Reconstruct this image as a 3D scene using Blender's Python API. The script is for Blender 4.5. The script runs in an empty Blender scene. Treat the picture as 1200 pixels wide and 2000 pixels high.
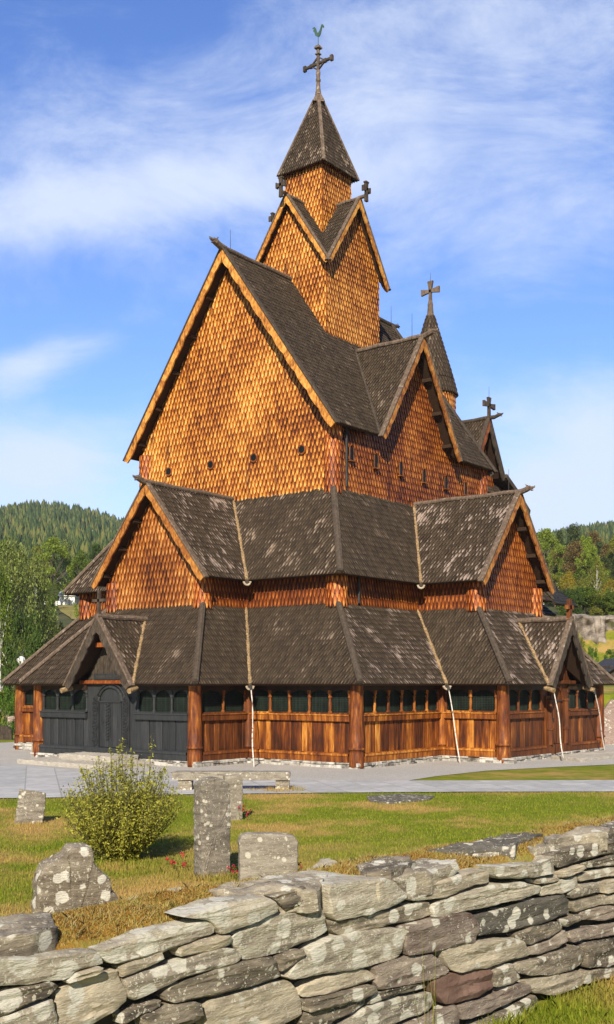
import bpy, math, random
import numpy as np
from mathutils import Vector, Matrix, noise
random.seed(7); rng=np.random.default_rng(7)
scene=bpy.context.scene; COL=scene.collection
V3=Vector
# ------------------------------------------------------------------ camera
CAM=V3((-35.113,-26.941,2.5)); TH=math.radians(38.074)
CS,SN=math.cos(TH),math.sin(TH); FWD=V3((CS,SN,0)); RGT=V3((SN,-CS,0)); FPX=2175.56; HOR=1336.0
cd=bpy.data.cameras.new('camera'); cam=bpy.data.objects.new('camera',cd); COL.objects.link(cam)
cam.location=CAM; cam.rotation_euler=(math.radians(90),0,TH-math.radians(90))
cd.sensor_fit='VERTICAL'; cd.sensor_height=24; cd.lens=FPX/2000*24; cd.shift_y=(HOR-1000)/2000; cd.clip_end=6000; cd.clip_start=.1
scene.camera=cam
scene.render.resolution_x=614; scene.render.resolution_y=1024
scene.render.engine='CYCLES'
def gp(px,py,z=0.0):                      # the place on level z that the survey of the photo gives
    D=FPX*(2.5-z)/(py-HOR); X=D*(px-600)/FPX; return V3((CAM.x+X*RGT.x+D*FWD.x, CAM.y+X*RGT.y+D*FWD.y, z))
def cw(X,D,z=0.0): return V3((CAM.x+X*RGT.x+D*FWD.x, CAM.y+X*RGT.y+D*FWD.y, z))
# ------------------------------------------------------------------ sun, sky, exposure
SUN_EL=math.radians(32); sdir=V3((-.865,-.50,0)).normalized()
sl=bpy.data.lights.new('sun','SUN'); sl.energy=5.0; sl.angle=math.radians(.5); sl.color=(1,.9,.74)
so=bpy.data.objects.new('sun',sl); COL.objects.link(so); so.location=(-60,-40,60)
sv=V3((sdir.x*math.cos(SUN_EL),sdir.y*math.cos(SUN_EL),math.sin(SUN_EL)))
so.rotation_euler=sv.to_track_quat('Z','Y').to_euler()
w=bpy.data.worlds.new('World'); scene.world=w; w.use_nodes=True; nt=w.node_tree; N=nt.nodes; L=nt.links
N.clear()
def nd(nt,t,**k):
    n=nt.nodes.new(t)
    for a,b in k.items():
        if a.startswith('i_'):
            key=a[2:]; key=int(key) if key.isdigit() else key
            n.inputs[key].default_value=b
        else: setattr(n,a,b)
    return n
sky=nd(nt,'ShaderNodeTexSky',sky_type='NISHITA',sun_disc=False,sun_elevation=SUN_EL,sun_rotation=math.atan2(sdir.x,sdir.y),air_density=1.0,dust_density=.05,ozone_density=3.0,altitude=100)
hsv=nd(nt,'ShaderNodeHueSaturation',i_Hue=.516,i_Saturation=1.2,i_Value=1.15); L.new(sky.outputs[0],hsv.inputs['Color'])
tc=nd(nt,'ShaderNodeTexCoord'); sep=nd(nt,'ShaderNodeSeparateXYZ'); L.new(tc.outputs['Generated'],sep.inputs[0])
def mth(nt,op,a,b=None,c=None,clamp=False):
    m=nt.nodes.new('ShaderNodeMath'); m.operation=op; m.use_clamp=clamp
    for i,x in enumerate((a,b,c)):
        if x is None: continue
        if isinstance(x,(int,float)): m.inputs[i].default_value=x
        else: nt.links.new(x,m.inputs[i])
    return m.outputs[0]
fd=mth(nt,'ADD',mth(nt,'MULTIPLY',sep.outputs[0],CS),mth(nt,'MULTIPLY',sep.outputs[1],SN))      # towards the north-east
rd=mth(nt,'SUBTRACT',mth(nt,'MULTIPLY',sep.outputs[0],SN),mth(nt,'MULTIPLY',sep.outputs[1],CS))
fdc=mth(nt,'MAXIMUM',fd,.05); az=mth(nt,'DIVIDE',rd,fdc); el=mth(nt,'DIVIDE',sep.outputs[2],fdc)     # bearing and height of a cloud
cmb=nd(nt,'ShaderNodeCombineXYZ'); L.new(az,cmb.inputs[0]); L.new(el,cmb.inputs[1])
mp=nd(nt,'ShaderNodeMapping'); mp.inputs['Rotation'].default_value=(0,0,math.radians(-16)); mp.inputs['Scale'].default_value=(4.2,9.5,1); mp.inputs['Location'].default_value=(.4,.9,0); L.new(cmb.outputs[0],mp.inputs[0])
n1=nd(nt,'ShaderNodeTexNoise',i_Scale=1.0,i_Detail=12,i_Roughness=.70,i_Distortion=.5); L.new(mp.outputs[0],n1.inputs['Vector'])
n2=nd(nt,'ShaderNodeTexNoise',i_Scale=5.5,i_Detail=5,i_Roughness=.55); L.new(cmb.outputs[0],n2.inputs['Vector'])
acc=None
for (ca,ce,sa,se,tl,w_) in ((-.20,.43,.18,.032,.12,.36),(.10,.50,.22,.11,.25,.26),(-.02,.57,.25,.05,.3,.14),(.26,.20,.10,.075,.1,.44),(-.25,.20,.10,.04,.15,.38),(-.25,.285,.06,.018,.35,.32),(-.2,.10,.3,.03,.1,.24),(.0,.11,.6,.07,0,.16),(.22,.38,.12,.05,.2,.12)):
    x=mth(nt,'SUBTRACT',az,ca); y=mth(nt,'SUBTRACT',mth(nt,'SUBTRACT',el,ce),mth(nt,'MULTIPLY',x,tl))
    r2=mth(nt,'ADD',mth(nt,'POWER',mth(nt,'DIVIDE',x,sa),2),mth(nt,'POWER',mth(nt,'DIVIDE',y,se),2)); g=mth(nt,'MULTIPLY',mth(nt,'POWER',2.718,mth(nt,'MULTIPLY',r2,-.7)),w_)
    acc=g if acc is None else mth(nt,'ADD',acc,g)
cv=mth(nt,'ADD',mth(nt,'MULTIPLY_ADD',n2.outputs[0],.45,mth(nt,'MULTIPLY',n1.outputs[0],.75)),acc)
mr=nd(nt,'ShaderNodeMapRange',interpolation_type='SMOOTHSTEP'); mr.inputs[1].default_value=.60; mr.inputs[2].default_value=1.10; mr.inputs[4].default_value=.86; L.new(cv,mr.inputs[0])
fm_=nd(nt,'ShaderNodeMapRange',interpolation_type='SMOOTHSTEP'); fm_.inputs[1].default_value=.1; fm_.inputs[2].default_value=.6; L.new(fd,fm_.inputs[0]); cm_=mth(nt,'MULTIPLY',mr.outputs[0],fm_.outputs[0])     # the cloud bank lies to the north-east, clear sky elsewhere
gn=nd(nt,'ShaderNodeMapRange'); gn.inputs[3].default_value=.8; gn.inputs[4].default_value=1.75; L.new(fm_.outputs[0],gn.inputs[0])
vs_=nd(nt,'ShaderNodeVectorMath',operation='SCALE'); L.new(hsv.outputs[0],vs_.inputs[0]); L.new(gn.outputs[0],vs_.inputs['Scale'])
mx=nd(nt,'ShaderNodeMix',data_type='RGBA'); L.new(cm_,mx.inputs[0]); L.new(vs_.outputs[0],mx.inputs[6]); mx.inputs[7].default_value=(8.0,8.9,10.6,1)
bg=nd(nt,'ShaderNodeBackground',i_Strength=.074); L.new(mx.outputs[2],bg.inputs[0])
wo=nd(nt,'ShaderNodeOutputWorld'); L.new(bg.outputs[0],wo.inputs[0])
scene.view_settings.view_transform='Standard'; scene.view_settings.look='None'; scene.view_settings.exposure=.5; scene.view_settings.gamma=1
# ------------------------------------------------------------------ materials
MATS={}
def mat(name,cols,island=0.6,nscale=3.0,nstr=1.0,stretch=(1,1,1),rough=.75,bump=.2,bscale=30,spec=.3,pale=None,big=None,extra=None,backdark=1,coord='Object',translucent=0,wear=0):
    """cols: ramp colours. value = island*random + noise"""
    if name in MATS: return MATS[name]
    m=bpy.data.materials.new(name); m.use_nodes=True; t=m.node_tree; t.nodes.clear(); l=t.links
    out=nd(t,'ShaderNodeOutputMaterial'); p=nd(t,'ShaderNodeBsdfPrincipled',i_Roughness=rough); p.inputs['Specular IOR Level'].default_value=spec
    tc=nd(t,'ShaderNodeTexCoord'); mp=nd(t,'ShaderNodeMapping'); mp.inputs['Scale'].default_value=stretch
    l.new(tc.outputs[coord],mp.inputs[0])
    n=nd(t,'ShaderNodeTexNoise',i_Scale=nscale,i_Detail=6,i_Roughness=.62); l.new(mp.outputs[0],n.inputs['Vector'])
    geo=nd(t,'ShaderNodeNewGeometry')
    v=mth(t,'MULTIPLY_ADD',mth(t,'SUBTRACT',n.outputs[0],.5),nstr*1.6,.5)
    v=mth(t,'MULTIPLY_ADD',mth(t,'SUBTRACT',geo.outputs['Random Per Island'],.5),island,v)
    if wear:
        at=nd(t,'ShaderNodeAttribute',attribute_name='wear'); v=mth(t,'MULTIPLY_ADD',mth(t,'SUBTRACT',at.outputs['Fac'],.45),wear,v)
    if big:
        nb=nd(t,'ShaderNodeTexNoise',i_Scale=big[0],i_Detail=3,i_Roughness=.5); l.new(tc.outputs[coord],nb.inputs['Vector'])
        v=mth(t,'MULTIPLY_ADD',mth(t,'SUBTRACT',nb.outputs[0],.5),big[1]*2,v)
    r=nd(t,'ShaderNodeValToRGB'); l.new(v,r.inputs[0]); cr=r.color_ramp
    k=len(cols)
    while len(cr.elements)<k: cr.elements.new(.5)
    for i,c in enumerate(cols):
        cr.elements[i].position=.12+.76*i/(k-1); cr.elements[i].color=(*c,1)
    col=r.outputs[0]
    if pale:                                            # blotches: (scale, threshold, softness, colour, voronoi?)
        for (sc,th,so_,pc,kind) in pale:
            if kind=='vor':
                q=nd(t,'ShaderNodeTexNoise',i_Scale=sc*.6,i_Detail=3); l.new(tc.outputs[coord],q.inputs['Vector'])
                ad=nd(t,'ShaderNodeMix',data_type='VECTOR'); ad.inputs[0].default_value=.06; l.new(tc.outputs[coord],ad.inputs[4]); l.new(q.outputs['Color'],ad.inputs[5])
                vo=nd(t,'ShaderNodeTexVoronoi',i_Scale=sc); l.new(ad.outputs[1],vo.inputs['Vector'])
                qs=nd(t,'ShaderNodeTexNoise',i_Scale=sc*.35,i_Detail=2); l.new(tc.outputs[coord],qs.inputs['Vector'])
                x=mth(t,'MULTIPLY_ADD',qs.outputs[0],.9,mth(t,'SUBTRACT',-.1,vo.outputs['Distance']))
                fi=nd(t,'ShaderNodeTexNoise',i_Scale=sc*7,i_Detail=4,i_Roughness=.7); l.new(tc.outputs[coord],fi.inputs['Vector'])
                x=mth(t,'MULTIPLY_ADD',mth(t,'SUBTRACT',fi.outputs[0],.5),.22,x)
            elif kind=='isl':
                q=nd(t,'ShaderNodeTexNoise',i_Scale=sc,i_Detail=4,i_Roughness=.6); l.new(tc.outputs[coord],q.inputs['Vector'])
                gg=mth(t,'FRACT',mth(t,'MULTIPLY',geo.outputs['Random Per Island'],7.31))
                x=mth(t,'MULTIPLY_ADD',gg,.30,mth(t,'SUBTRACT',q.outputs[0],.15))
                aw=nd(t,'ShaderNodeAttribute',attribute_name='wear'); x=mth(t,'MULTIPLY_ADD',mth(t,'SUBTRACT',aw.outputs['Fac'],.55),.34,x)
            else:
                q=nd(t,'ShaderNodeTexNoise',i_Scale=sc,i_Detail=7,i_Roughness=.66); l.new(mp.outputs[0] if kind=='str' else tc.outputs[coord],q.inputs['Vector']); x=q.outputs[0]
            g=nd(t,'ShaderNodeMapRange',interpolation_type='SMOOTHSTEP'); g.inputs[1].default_value=th-so_; g.inputs[2].default_value=th+so_; l.new(x,g.inputs[0])
            mxx=nd(t,'ShaderNodeMix',data_type='RGBA'); l.new(g.outputs[0],mxx.inputs[0]); l.new(col,mxx.inputs[6]); mxx.inputs[7].default_value=(*pc,1); col=mxx.outputs[2]
    l.new(col,p.inputs['Base Color'])
    if bump:
        nb2=nd(t,'ShaderNodeTexNoise',i_Scale=bscale,i_Detail=6,i_Roughness=.65); l.new(mp.outputs[0],nb2.inputs['Vector'])
        b=nd(t,'ShaderNodeBump',i_Strength=bump,i_Distance=.02); l.new(nb2.outputs[0],b.inputs['Height']); l.new(b.outputs[0],p.inputs['Normal'])
    if translucent:
        tr=nd(t,'ShaderNodeBsdfTranslucent'); l.new(col,tr.inputs[0]); ms=nd(t,'ShaderNodeMixShader'); ms.inputs[0].default_value=translucent
        l.new(p.outputs[0],ms.inputs[1]); l.new(tr.outputs[0],ms.inputs[2]); l.new(ms.outputs[0],out.inputs[0])
    else: l.new(p.outputs[0],out.inputs[0])
    MATS[name]=m; return m
GR=(9,9,1.2)
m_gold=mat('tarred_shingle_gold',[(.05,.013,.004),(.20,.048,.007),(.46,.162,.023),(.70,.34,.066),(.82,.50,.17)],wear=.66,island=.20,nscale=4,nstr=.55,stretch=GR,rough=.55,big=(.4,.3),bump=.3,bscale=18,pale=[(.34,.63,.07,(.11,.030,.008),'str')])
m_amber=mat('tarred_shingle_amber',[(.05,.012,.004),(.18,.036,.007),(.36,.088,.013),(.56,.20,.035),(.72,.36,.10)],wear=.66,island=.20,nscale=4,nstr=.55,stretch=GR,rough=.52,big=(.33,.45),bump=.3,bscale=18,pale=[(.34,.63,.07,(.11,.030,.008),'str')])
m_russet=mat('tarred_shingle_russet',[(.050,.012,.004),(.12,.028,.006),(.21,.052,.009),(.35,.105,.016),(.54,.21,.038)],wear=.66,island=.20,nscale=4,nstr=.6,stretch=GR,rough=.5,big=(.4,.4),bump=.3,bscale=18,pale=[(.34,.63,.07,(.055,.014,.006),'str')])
m_backing=mat('shingle_backing',[(.03,.012,.006),(.06,.02,.008)],rough=.8)
def roofmat(name,thr,palec=(.34,.27,.22)):
    return mat(name,[(.018,.012,.007),(.042,.029,.018),(.074,.053,.033),(.125,.092,.062)],wear=.5,island=.24,nscale=5,nstr=.4,stretch=(3,3,3),rough=.8,spec=.25,bump=.35,bscale=22,
        pale=[(1.1,thr,.13,palec,'isl')])
m_roof=roofmat('roof_shingle_dark',.70,(.22,.165,.12))
m_roof_mix=roofmat('roof_shingle_mixed',.62,(.30,.225,.165))
m_roof_pale=roofmat('roof_shingle_pale',.59,(.33,.255,.21))
m_roof_black=mat('roof_black',[(.012,.012,.012),(.03,.03,.03)],rough=.7,nscale=6)
m_soffit=mat('soffit_wood',[(.018,.010,.006),(.05,.024,.010)],stretch=(6,6,6),rough=.8)
m_trim=mat('trim_orange',[(.14,.045,.010),(.40,.15,.025),(.62,.29,.055),(.70,.40,.11)],island=.3,nscale=3,stretch=(4,4,2),rough=.6,bump=.3)
m_trim_mid=mat('trim_brown_orange',[(.10,.03,.008),(.27,.09,.016),(.44,.18,.035),(.56,.28,.07)],island=.3,nscale=3,stretch=(4,4,2),rough=.6,bump=.3)
m_trim_red=mat('trim_red',[(.07,.018,.006),(.20,.05,.010),(.38,.12,.02)],island=.3,nscale=3,stretch=(4,4,2),rough=.6,bump=.3)
m_weather=mat('weathered_board',[(.05,.035,.025),(.12,.085,.06),(.22,.165,.125)],island=.3,nscale=2.5,stretch=(5,5,2),rough=.85,bump=.4,pale=[(5,.64,.06,(.36,.30,.25),'n')])
m_wdark=mat('dark_board',[(.025,.018,.013),(.06,.045,.032),(.10,.075,.055)],island=.3,nscale=2.5,stretch=(5,5,2),rough=.85,bump=.4)
m_valley=mat('valley_board',[(.10,.07,.045),(.26,.17,.08),(.50,.36,.20)],island=.3,nscale=5,stretch=(3,3,3),rough=.8,bump=.4,pale=[(6,.62,.06,(.10,.07,.05),'n')])
m_board=mat('tarred_board',[(.028,.009,.003),(.075,.019,.005),(.17,.046,.007),(.35,.118,.015),(.58,.26,.05)],island=.42,nscale=1.6,nstr=.8,stretch=(7,7,.9),rough=.6,spec=.3,bump=.3,bscale=9,big=(.8,.35))
m_board2=mat('tarred_board_red',[(.024,.009,.004),(.055,.017,.005),(.105,.030,.007),(.18,.055,.010),(.36,.13,.024)],island=.35,nscale=1.6,nstr=.7,stretch=(7,7,.9),rough=.62,spec=.3,bump=.3,bscale=9,big=(.8,.3))
m_col=mat('tarred_column',[(.035,.010,.004),(.085,.021,.006),(.16,.042,.008),(.30,.10,.015),(.60,.30,.07)],island=0,nscale=2.2,nstr=.95,stretch=(5,5,.8),rough=.62,spec=.3,bump=.3,bscale=9,big=(.9,.25))
m_black=mat('portal_black_paint',[(.013,.014,.015),(.026,.028,.030),(.045,.046,.048)],island=.4,nscale=2,nstr=.7,stretch=(7,7,1),rough=.5,spec=.4,bump=.35,bscale=10,pale=[(4,.72,.03,(.10,.05,.03),'str')])
m_eaveshade=mat('eave_shade_wood',[(.010,.006,.004),(.03,.014,.008),(.05,.022,.010)],island=.3,nscale=3,rough=.6)  # eave shade put into the colour of the arch heads and wall plates
m_glass=mat('dark_window_glass',[(.003,.004,.0035),(.008,.011,.009)],rough=.45,spec=.25,bump=0)
m_lattice=mat('window_lattice',[(.012,.018,.013),(.03,.045,.032)],rough=.6,bump=0)
m_iron=mat('iron',[(.02,.02,.022),(.05,.05,.05)],rough=.6,bump=0)
m_copper=mat('verdigris',[(.03,.07,.05),(.06,.12,.085)],rough=.6)
m_found=mat('foundation_stone',[(.08,.07,.06),(.34,.32,.28),(.58,.55,.49)],island=.6,nscale=6,rough=.9,bump=.5)
m_birch=mat('peeled_pole',[(.25,.20,.15),(.6,.55,.48),(.75,.71,.65)],nscale=5,stretch=(2,2,2),rough=.8,pale=[(11,.62,.03,(.10,.07,.05),'n')])
m_rim=mat('gutter_rim',[(.16,.12,.08),(.40,.32,.22),(.58,.50,.38)],nscale=9,rough=.85,bump=.4)
# ------------------------------------------------------------------ mesh collector
class M:
    def __init__(s): s.v=[]; s.f=[]; s.m=[]; s.w={}
    def add(s,vs,fs,mi=0,wr=None):
        b=len(s.v); s.v.extend([tuple(x) for x in vs])
        if wr: 
            for i,x in enumerate(wr): s.w[b+i]=x
        for f in fs: s.f.append(tuple(b+i for i in f)); s.m.append(mi)
    def prism(s,pts,ex,mi=0,mi2=None):
        n=len(pts); ex=V3(ex); a=[V3(p) for p in pts]; vs=a+[p+ex for p in a]
        s.add(vs,[tuple(range(n))],mi)
        b=len(s.v)-2*n
        s.f.append(tuple(b+n+i for i in reversed(range(n)))); s.m.append(mi if mi2 is None else mi2)
        for i in range(n):
            j=(i+1)%n; s.f.append((b+i,b+n+i,b+n+j,b+j)); s.m.append(mi if mi2 is None else mi2)
    def box(s,a,b,up,wd,ht,mi=0,bev=0):     # beam from a to b, width wd, height ht, up vector
        a=V3(a);b=V3(b);d=(b-a).normalized(); up=V3(up); sd=d.cross(up).normalized(); up=sd.cross(d).normalized()
        if bev: 
            o=[(-wd/2+bev,-ht/2),(wd/2-bev,-ht/2),(wd/2,-ht/2+bev),(wd/2,ht/2-bev),(wd/2-bev,ht/2),(-wd/2+bev,ht/2),(-wd/2,ht/2-bev),(-wd/2,-ht/2+bev)]
        else: o=[(-wd/2,-ht/2),(wd/2,-ht/2),(wd/2,ht/2),(-wd/2,ht/2)]
        n=len(o); vs=[a+sd*x+up*y for x,y in o]+[b+sd*x+up*y for x,y in o]
        s.add(vs,[tuple(range(n))[::-1],tuple(range(n,2*n))]+[(i,(i+1)%n,n+(i+1)%n,n+i) for i in range(n)],mi)
    def cube(s,c,sx,sy,sz,mi=0,rz=0,bev=0):
        c=V3(c); u=V3((math.cos(rz),math.sin(rz),0))
        s.box(c-u*sx/2,c+u*sx/2,(0,0,1),sy,sz,mi,bev)
    def tube(s,pts,rs,seg=8,mi=0,jit=0):
        pts=[V3(p) for p in pts]; n=len(pts); rings=[]
        if not hasattr(rs,'__len__'): rs=[rs]*n
        for i,p in enumerate(pts):
            d=(pts[min(i+1,n-1)]-pts[max(i-1,0)]).normalized(); r=V3((0,0,1)) if abs(d.z)<.9 else V3((1,0,0))
            a=d.cross(r).normalized(); b=a.cross(d)
            rings.append([p+(a*math.cos(2*math.pi*k/seg)+b*math.sin(2*math.pi*k/seg))*rs[i]*(1+jit*random.uniform(-1,1)) for k in range(seg)])
        fs=[tuple(range(seg))]+[tuple((n-1)*seg+k for k in reversed(range(seg)))]
        for i in range(n-1):
            for k in range(seg):
                k2=(k+1)%seg; fs.append((i*seg+k,(i+1)*seg+k,(i+1)*seg+k2,i*seg+k2))
        s.add([q for r in rings for q in r],fs,mi)
    def lathe(s,c,prof,seg=20,mi=0):
        s.tube([V3(c)+V3((0,0,z)) for r,z in prof],[r for r,z in prof],seg,mi)
    def build(s,name,mats,parent=None,smooth=False,label=None):
        me=bpy.data.meshes.new(name); me.from_pydata(s.v,[],s.f)
        if not isinstance(mats,(list,tuple)): mats=[mats]
        for q in mats: me.materials.append(q)
        if len(mats)>1: me.polygons.foreach_set('material_index',s.m)
        if smooth: me.polygons.foreach_set('use_smooth',[True]*len(s.f))
        if s.w:
            at=me.attributes.new('wear','FLOAT','POINT'); ar=np.zeros(len(s.v),dtype=np.float32)
            ar[list(s.w.keys())]=list(s.w.values()); at.data.foreach_set('value',ar)
        me.update(); o=bpy.data.objects.new(name,me); COL.objects.link(o)
        if parent: o.parent=parent
        if label: o['label']=label
        return o
def tag(o,label=None,cat=None,group=None,kind=None):
    if label:o['label']=label
    if cat:o['category']=cat
    if group:o['group']=group
    if kind:o['kind']=kind
    return o
def empty(name,loc=(0,0,0),rz=0,**k):
    o=bpy.data.objects.new(name,None); COL.objects.link(o); o.location=loc; o.rotation_euler=(0,0,rz); return tag(o,**k)
def copy_tree(o,parent=None):
    c=o.copy(); COL.objects.link(c); c.parent=parent
    for ch in [x for x in bpy.data.objects if x.parent==o]: copy_tree(ch,c)
    return c
# ------------------------------------------------------------------ shingles
def span(poly,v):
    us=[]; n=len(poly)
    for i in range(n):
        (u1,v1),(u2,v2)=poly[i],poly[(i+1)%n]
        if (v1<=v<=v2) or (v2<=v<=v1):
            if abs(v2-v1)<1e-9: us+= [u1,u2]
            else: us.append(u1+(u2-u1)*(v-v1)/(v2-v1))
    return (min(us),max(us)) if us else None
# half profiles: (height in rows, half width in pitches, raise, wear at the ridge)
SH={'leaf':[(1.5,.46,0,.25),(.80,.45,.25,.55),(.46,.36,.6,.95),(.18,.19,.5,1.0),(0,.04,.1,.8)],
    'roof':[(1.5,.48,0,.2),(.72,.47,.15,.4),(.34,.30,.4,.8),(0,.05,.1,1.0)]}
def one(mm,style,place,si,thick,hr,tw):
    R=[];Lf=[];C=[];rb=[];lb=[];n=0; prof=SH[style]
    for (b,a,rs,wr) in prof:
        h=thick*hr*(1.3-.8*min(b,1.5))+.003
        r=place(a,b,h*(1+tw*a)); l=place(-a,b,h*(1-tw*a)); c=place(0,b,h+thick*.45*rs)
        rk=place(a,b,max(h-thick*1.0,-.004)); lk=place(-a,b,max(h-thick*1.0,-.004))
        if None in(r,l,c): return
        R.append(r);Lf.append(l);C.append(c);rb.append(rk);lb.append(lk)
    k=len(R); vs=R+Lf+C+rb+lb; fs=[]
    for i in range(k-1):
        fs+=[(i,i+1,2*k+i+1,2*k+i)[::-1],(2*k+i,2*k+i+1,k+i+1,k+i)[::-1],(i,3*k+i,3*k+i+1,i+1)[::-1],(k+i,k+i+1,4*k+i+1,4*k+i)[::-1]]
    fs+=[(k-1,3*k-1,2*k-1,5*k-1,4*k-1)]
    wr=[p[3]*.18 for p in prof]*2+[p[3] for p in prof]+[0]*(2*k)
    mm.add(vs,fs,si,wr)
def panel(mm,pts,hint,row=.225,pitch=.145,style='leaf',thick=.03,slab=.08,si=0,bi=1,zero=0.0,shift=0.0):
    pts=[V3(p) for p in pts]; n=V3((0,0,0))
    for i in range(len(pts)):
        a,b=pts[i]-pts[0],pts[(i+1)%len(pts)]-pts[0]; n+=a.cross(b)
    n.normalize()
    if n.dot(V3(hint))<0: n=-n; 
    U=V3((0,0,1)).cross(n).normalized(); Vv=n.cross(U)
    mm.prism([p-n*slab for p in pts] if False else pts,-n*slab,bi,bi)
    O=V3((0,0,0)); off=n.dot(pts[0])
    poly=[(p.dot(U),p.dot(Vv)) for p in pts]
    vmin=min(q[1] for q in poly); vmax=max(q[1] for q in poly); umin=min(q[0] for q in poly); umax=max(q[0] for q in poly)
    k0=math.floor((vmin-zero)/row)
    if zero==0.0: base=vmin-.02
    else: base=zero+k0*row
    shp=SH[style]; hw=.47
    k=0
    while base+k*row<vmax-.04:
        vb=base+k*row; kk=k if zero==0.0 else k0+k
        j0=math.floor(umin/pitch)-1; j1=math.ceil(umax/pitch)+1
        for j in range(j0,j1):
            uc=(j+.5*(kk%2))*pitch+shift+random.uniform(-.05,.05)*pitch
            vr=random.uniform(-.035,.035)*row; hr=random.uniform(.75,1.35); tw=random.uniform(-.25,.25)
            sp=span(poly,min(max(vb+.5*row,vmin+1e-4),vmax-1e-4))
            if not sp or uc<sp[0]-pitch*.35 or uc>sp[1]+pitch*.35: continue
            def place(a_,b_,h):
                v=vb+b_*row+(vr if b_<1 else 0); v=min(max(v,vmin-.03),vmax); u=uc+a_*pitch
                s2=span(poly,min(max(v,vmin+1e-4),vmax-1e-4))
                if not s2: return None
                return U*min(max(u,s2[0]),s2[1])+Vv*v+n*(off+h)
            one(mm,style,place,si,thick,hr,tw)
        k+=1
def ring(mm,c,z0,z1,r0,r1,row=.225,pitch=.145,style='leaf',thick=.03,a0=0,a1=2*math.pi,core=True,si=0,bi=1,seg=24):
    c=V3((c[0],c[1],0))
    if core: mm.tube([c+V3((0,0,z0)),c+V3((0,0,z1))],[r0,max(r1,.01)],seg,bi)
    Ls=math.hypot(z1-z0,r1-r0); rows=max(1,round(Ls/row)); row=Ls/rows; sl=(r1-r0)/Ls; cz=(z1-z0)/Ls
    for k in range(rows):
        rm=r0+sl*row*(k+.3); nn=max(4,int(round((a1-a0)*rm/pitch))); da=(a1-a0)/nn
        for j in range(nn):
            ac=a0+(j+.5*(k%2))*da; hr=random.uniform(.8,1.3)
            def place(a_,b_,h):
                s_=min(row*(k+b_),Ls); r=r0+sl*s_; z=z0+cz*s_; an=ac+a_*da; d=V3((math.cos(an),math.sin(an),0)); nv=(d*cz-V3((0,0,1))*sl)
                return c+d*r+V3((0,0,z))+nv*(h+.012)
            one(mm,style,place,si,thick,hr,random.uniform(-.2,.2))
# ------------------------------------------------------------------ the church
church=empty('stave_church',(0,0,0),label='tall timber stave church with tiers of shingled roofs, gables and a central spire',cat='church')
def P(name,mm,mats,parent=None,**k): return mm.build(name,mats,parent or church,**k)
AW,ANx=10.85,3.65; LE,LN=8.4,7.87; SS=10.15
ME,MN=6.86,6.04; WA=8.96; SA=8.43; MA=2.2
UE,UN=5.13,4.58
Z0e,Z0t,Z1e,Z1t=2.5,5.05,5.93,9.1
ov=.47
CH=15.0; CHN=4.6; CM=12.6; CMN=2.7
# plan polygons, anticlockwise from the north-west corner of the west arm
P0=[(-AW,ANx),(-AW,-ANx),(-LE,-ANx),(-LE,-LN),(-ANx,-LN),(-ANx,-SS),(ANx,-SS),(ANx,-LN),(LE,-LN),(LE,-CHN),(CH,-CHN),(CH,CHN),(LE,CHN),(LE,LN),(ANx,LN),(ANx,SS),(-ANx,SS),(-ANx,LN),(-LE,LN),(-LE,ANx)]
P1=[(-WA,MA),(-WA,-MA),(-ME,-MA),(-ME,-MN),(-MA,-MN),(-MA,-SA),(MA,-SA),(MA,-MN),(ME,-MN),(ME,-CMN),(CM,-CMN),(CM,CMN),(ME,CMN),(ME,MN),(MA,MN),(MA,SA),(-MA,SA),(-MA,MN),(-ME,MN),(-ME,MA)]
def offs(poly,o):
    n=len(poly); r=[]
    for i in range(n):
        a,b,c=V3((*poly[i-1],0)),V3((*poly[i],0)),V3((*poly[(i+1)%n],0))
        d1=(b-a).normalized(); d2=(c-b).normalized(); n1=V3((d1.y,-d1.x,0)); n2=V3((d2.y,-d2.x,0))   # outward for anticlockwise
        q=b+(n1+n2)*o; r.append((q.x,q.y))
    return r
E0=offs(P0,ov)
def Z(p,z): return V3((p[0],p[1],z))
PW=1.5      # portal gable half width at the eave
n=len(P0)
def lerp(a,b,t): return V3(a)*(1-t)+V3(b)*t
# ---- lower ring of roofs
roofm={0:(m_roof,),2:(m_roof,)}
lower=[]
for i in range(n):
    j=(i+1)%n; a,b=Z(E0[i],Z0e),Z(E0[j],Z0e); c,d=Z(P1[j],Z0t),Z(P1[i],Z0t)
    dd=(b-a).normalized(); hint=V3((dd.y,-dd.x,0))
    mt={3:m_roof_pale,5:m_roof_pale,0:m_roof,2:m_roof,4:m_roof,1:m_roof}.get(i,m_roof)
    mm=M(); hint=hint+V3((0,0,.6))
    if i in(0,5,15):                 # the sides with a portal gable
        mid_e=(a+b)/2; mid_t=(c+d)/2
        if i==0: g=(Z0t-Z0e); f=(4.57-Z0e)/g
        else: f=(4.63-Z0e)/(Z0t-Z0e)
        mid_e=V3(((a.x+b.x)/2,(a.y+b.y)/2,Z0e)); vt=lerp(mid_e,mid_t,f)
        panel(mm,[a,mid_e-dd*PW,vt,mid_t,d],hint,style='roof',thick=.03,pitch=.12,row=.215)
        panel(mm,[mid_e+dd*PW,b,c,mid_t,vt],hint,style='roof',thick=.03,pitch=.12,row=.215)
    else: panel(mm,[a,b,c,d],hint,style='roof',thick=.03,pitch=.12,row=.215)
    P('lower_roof',mm,[mt,m_soffit])
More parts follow.
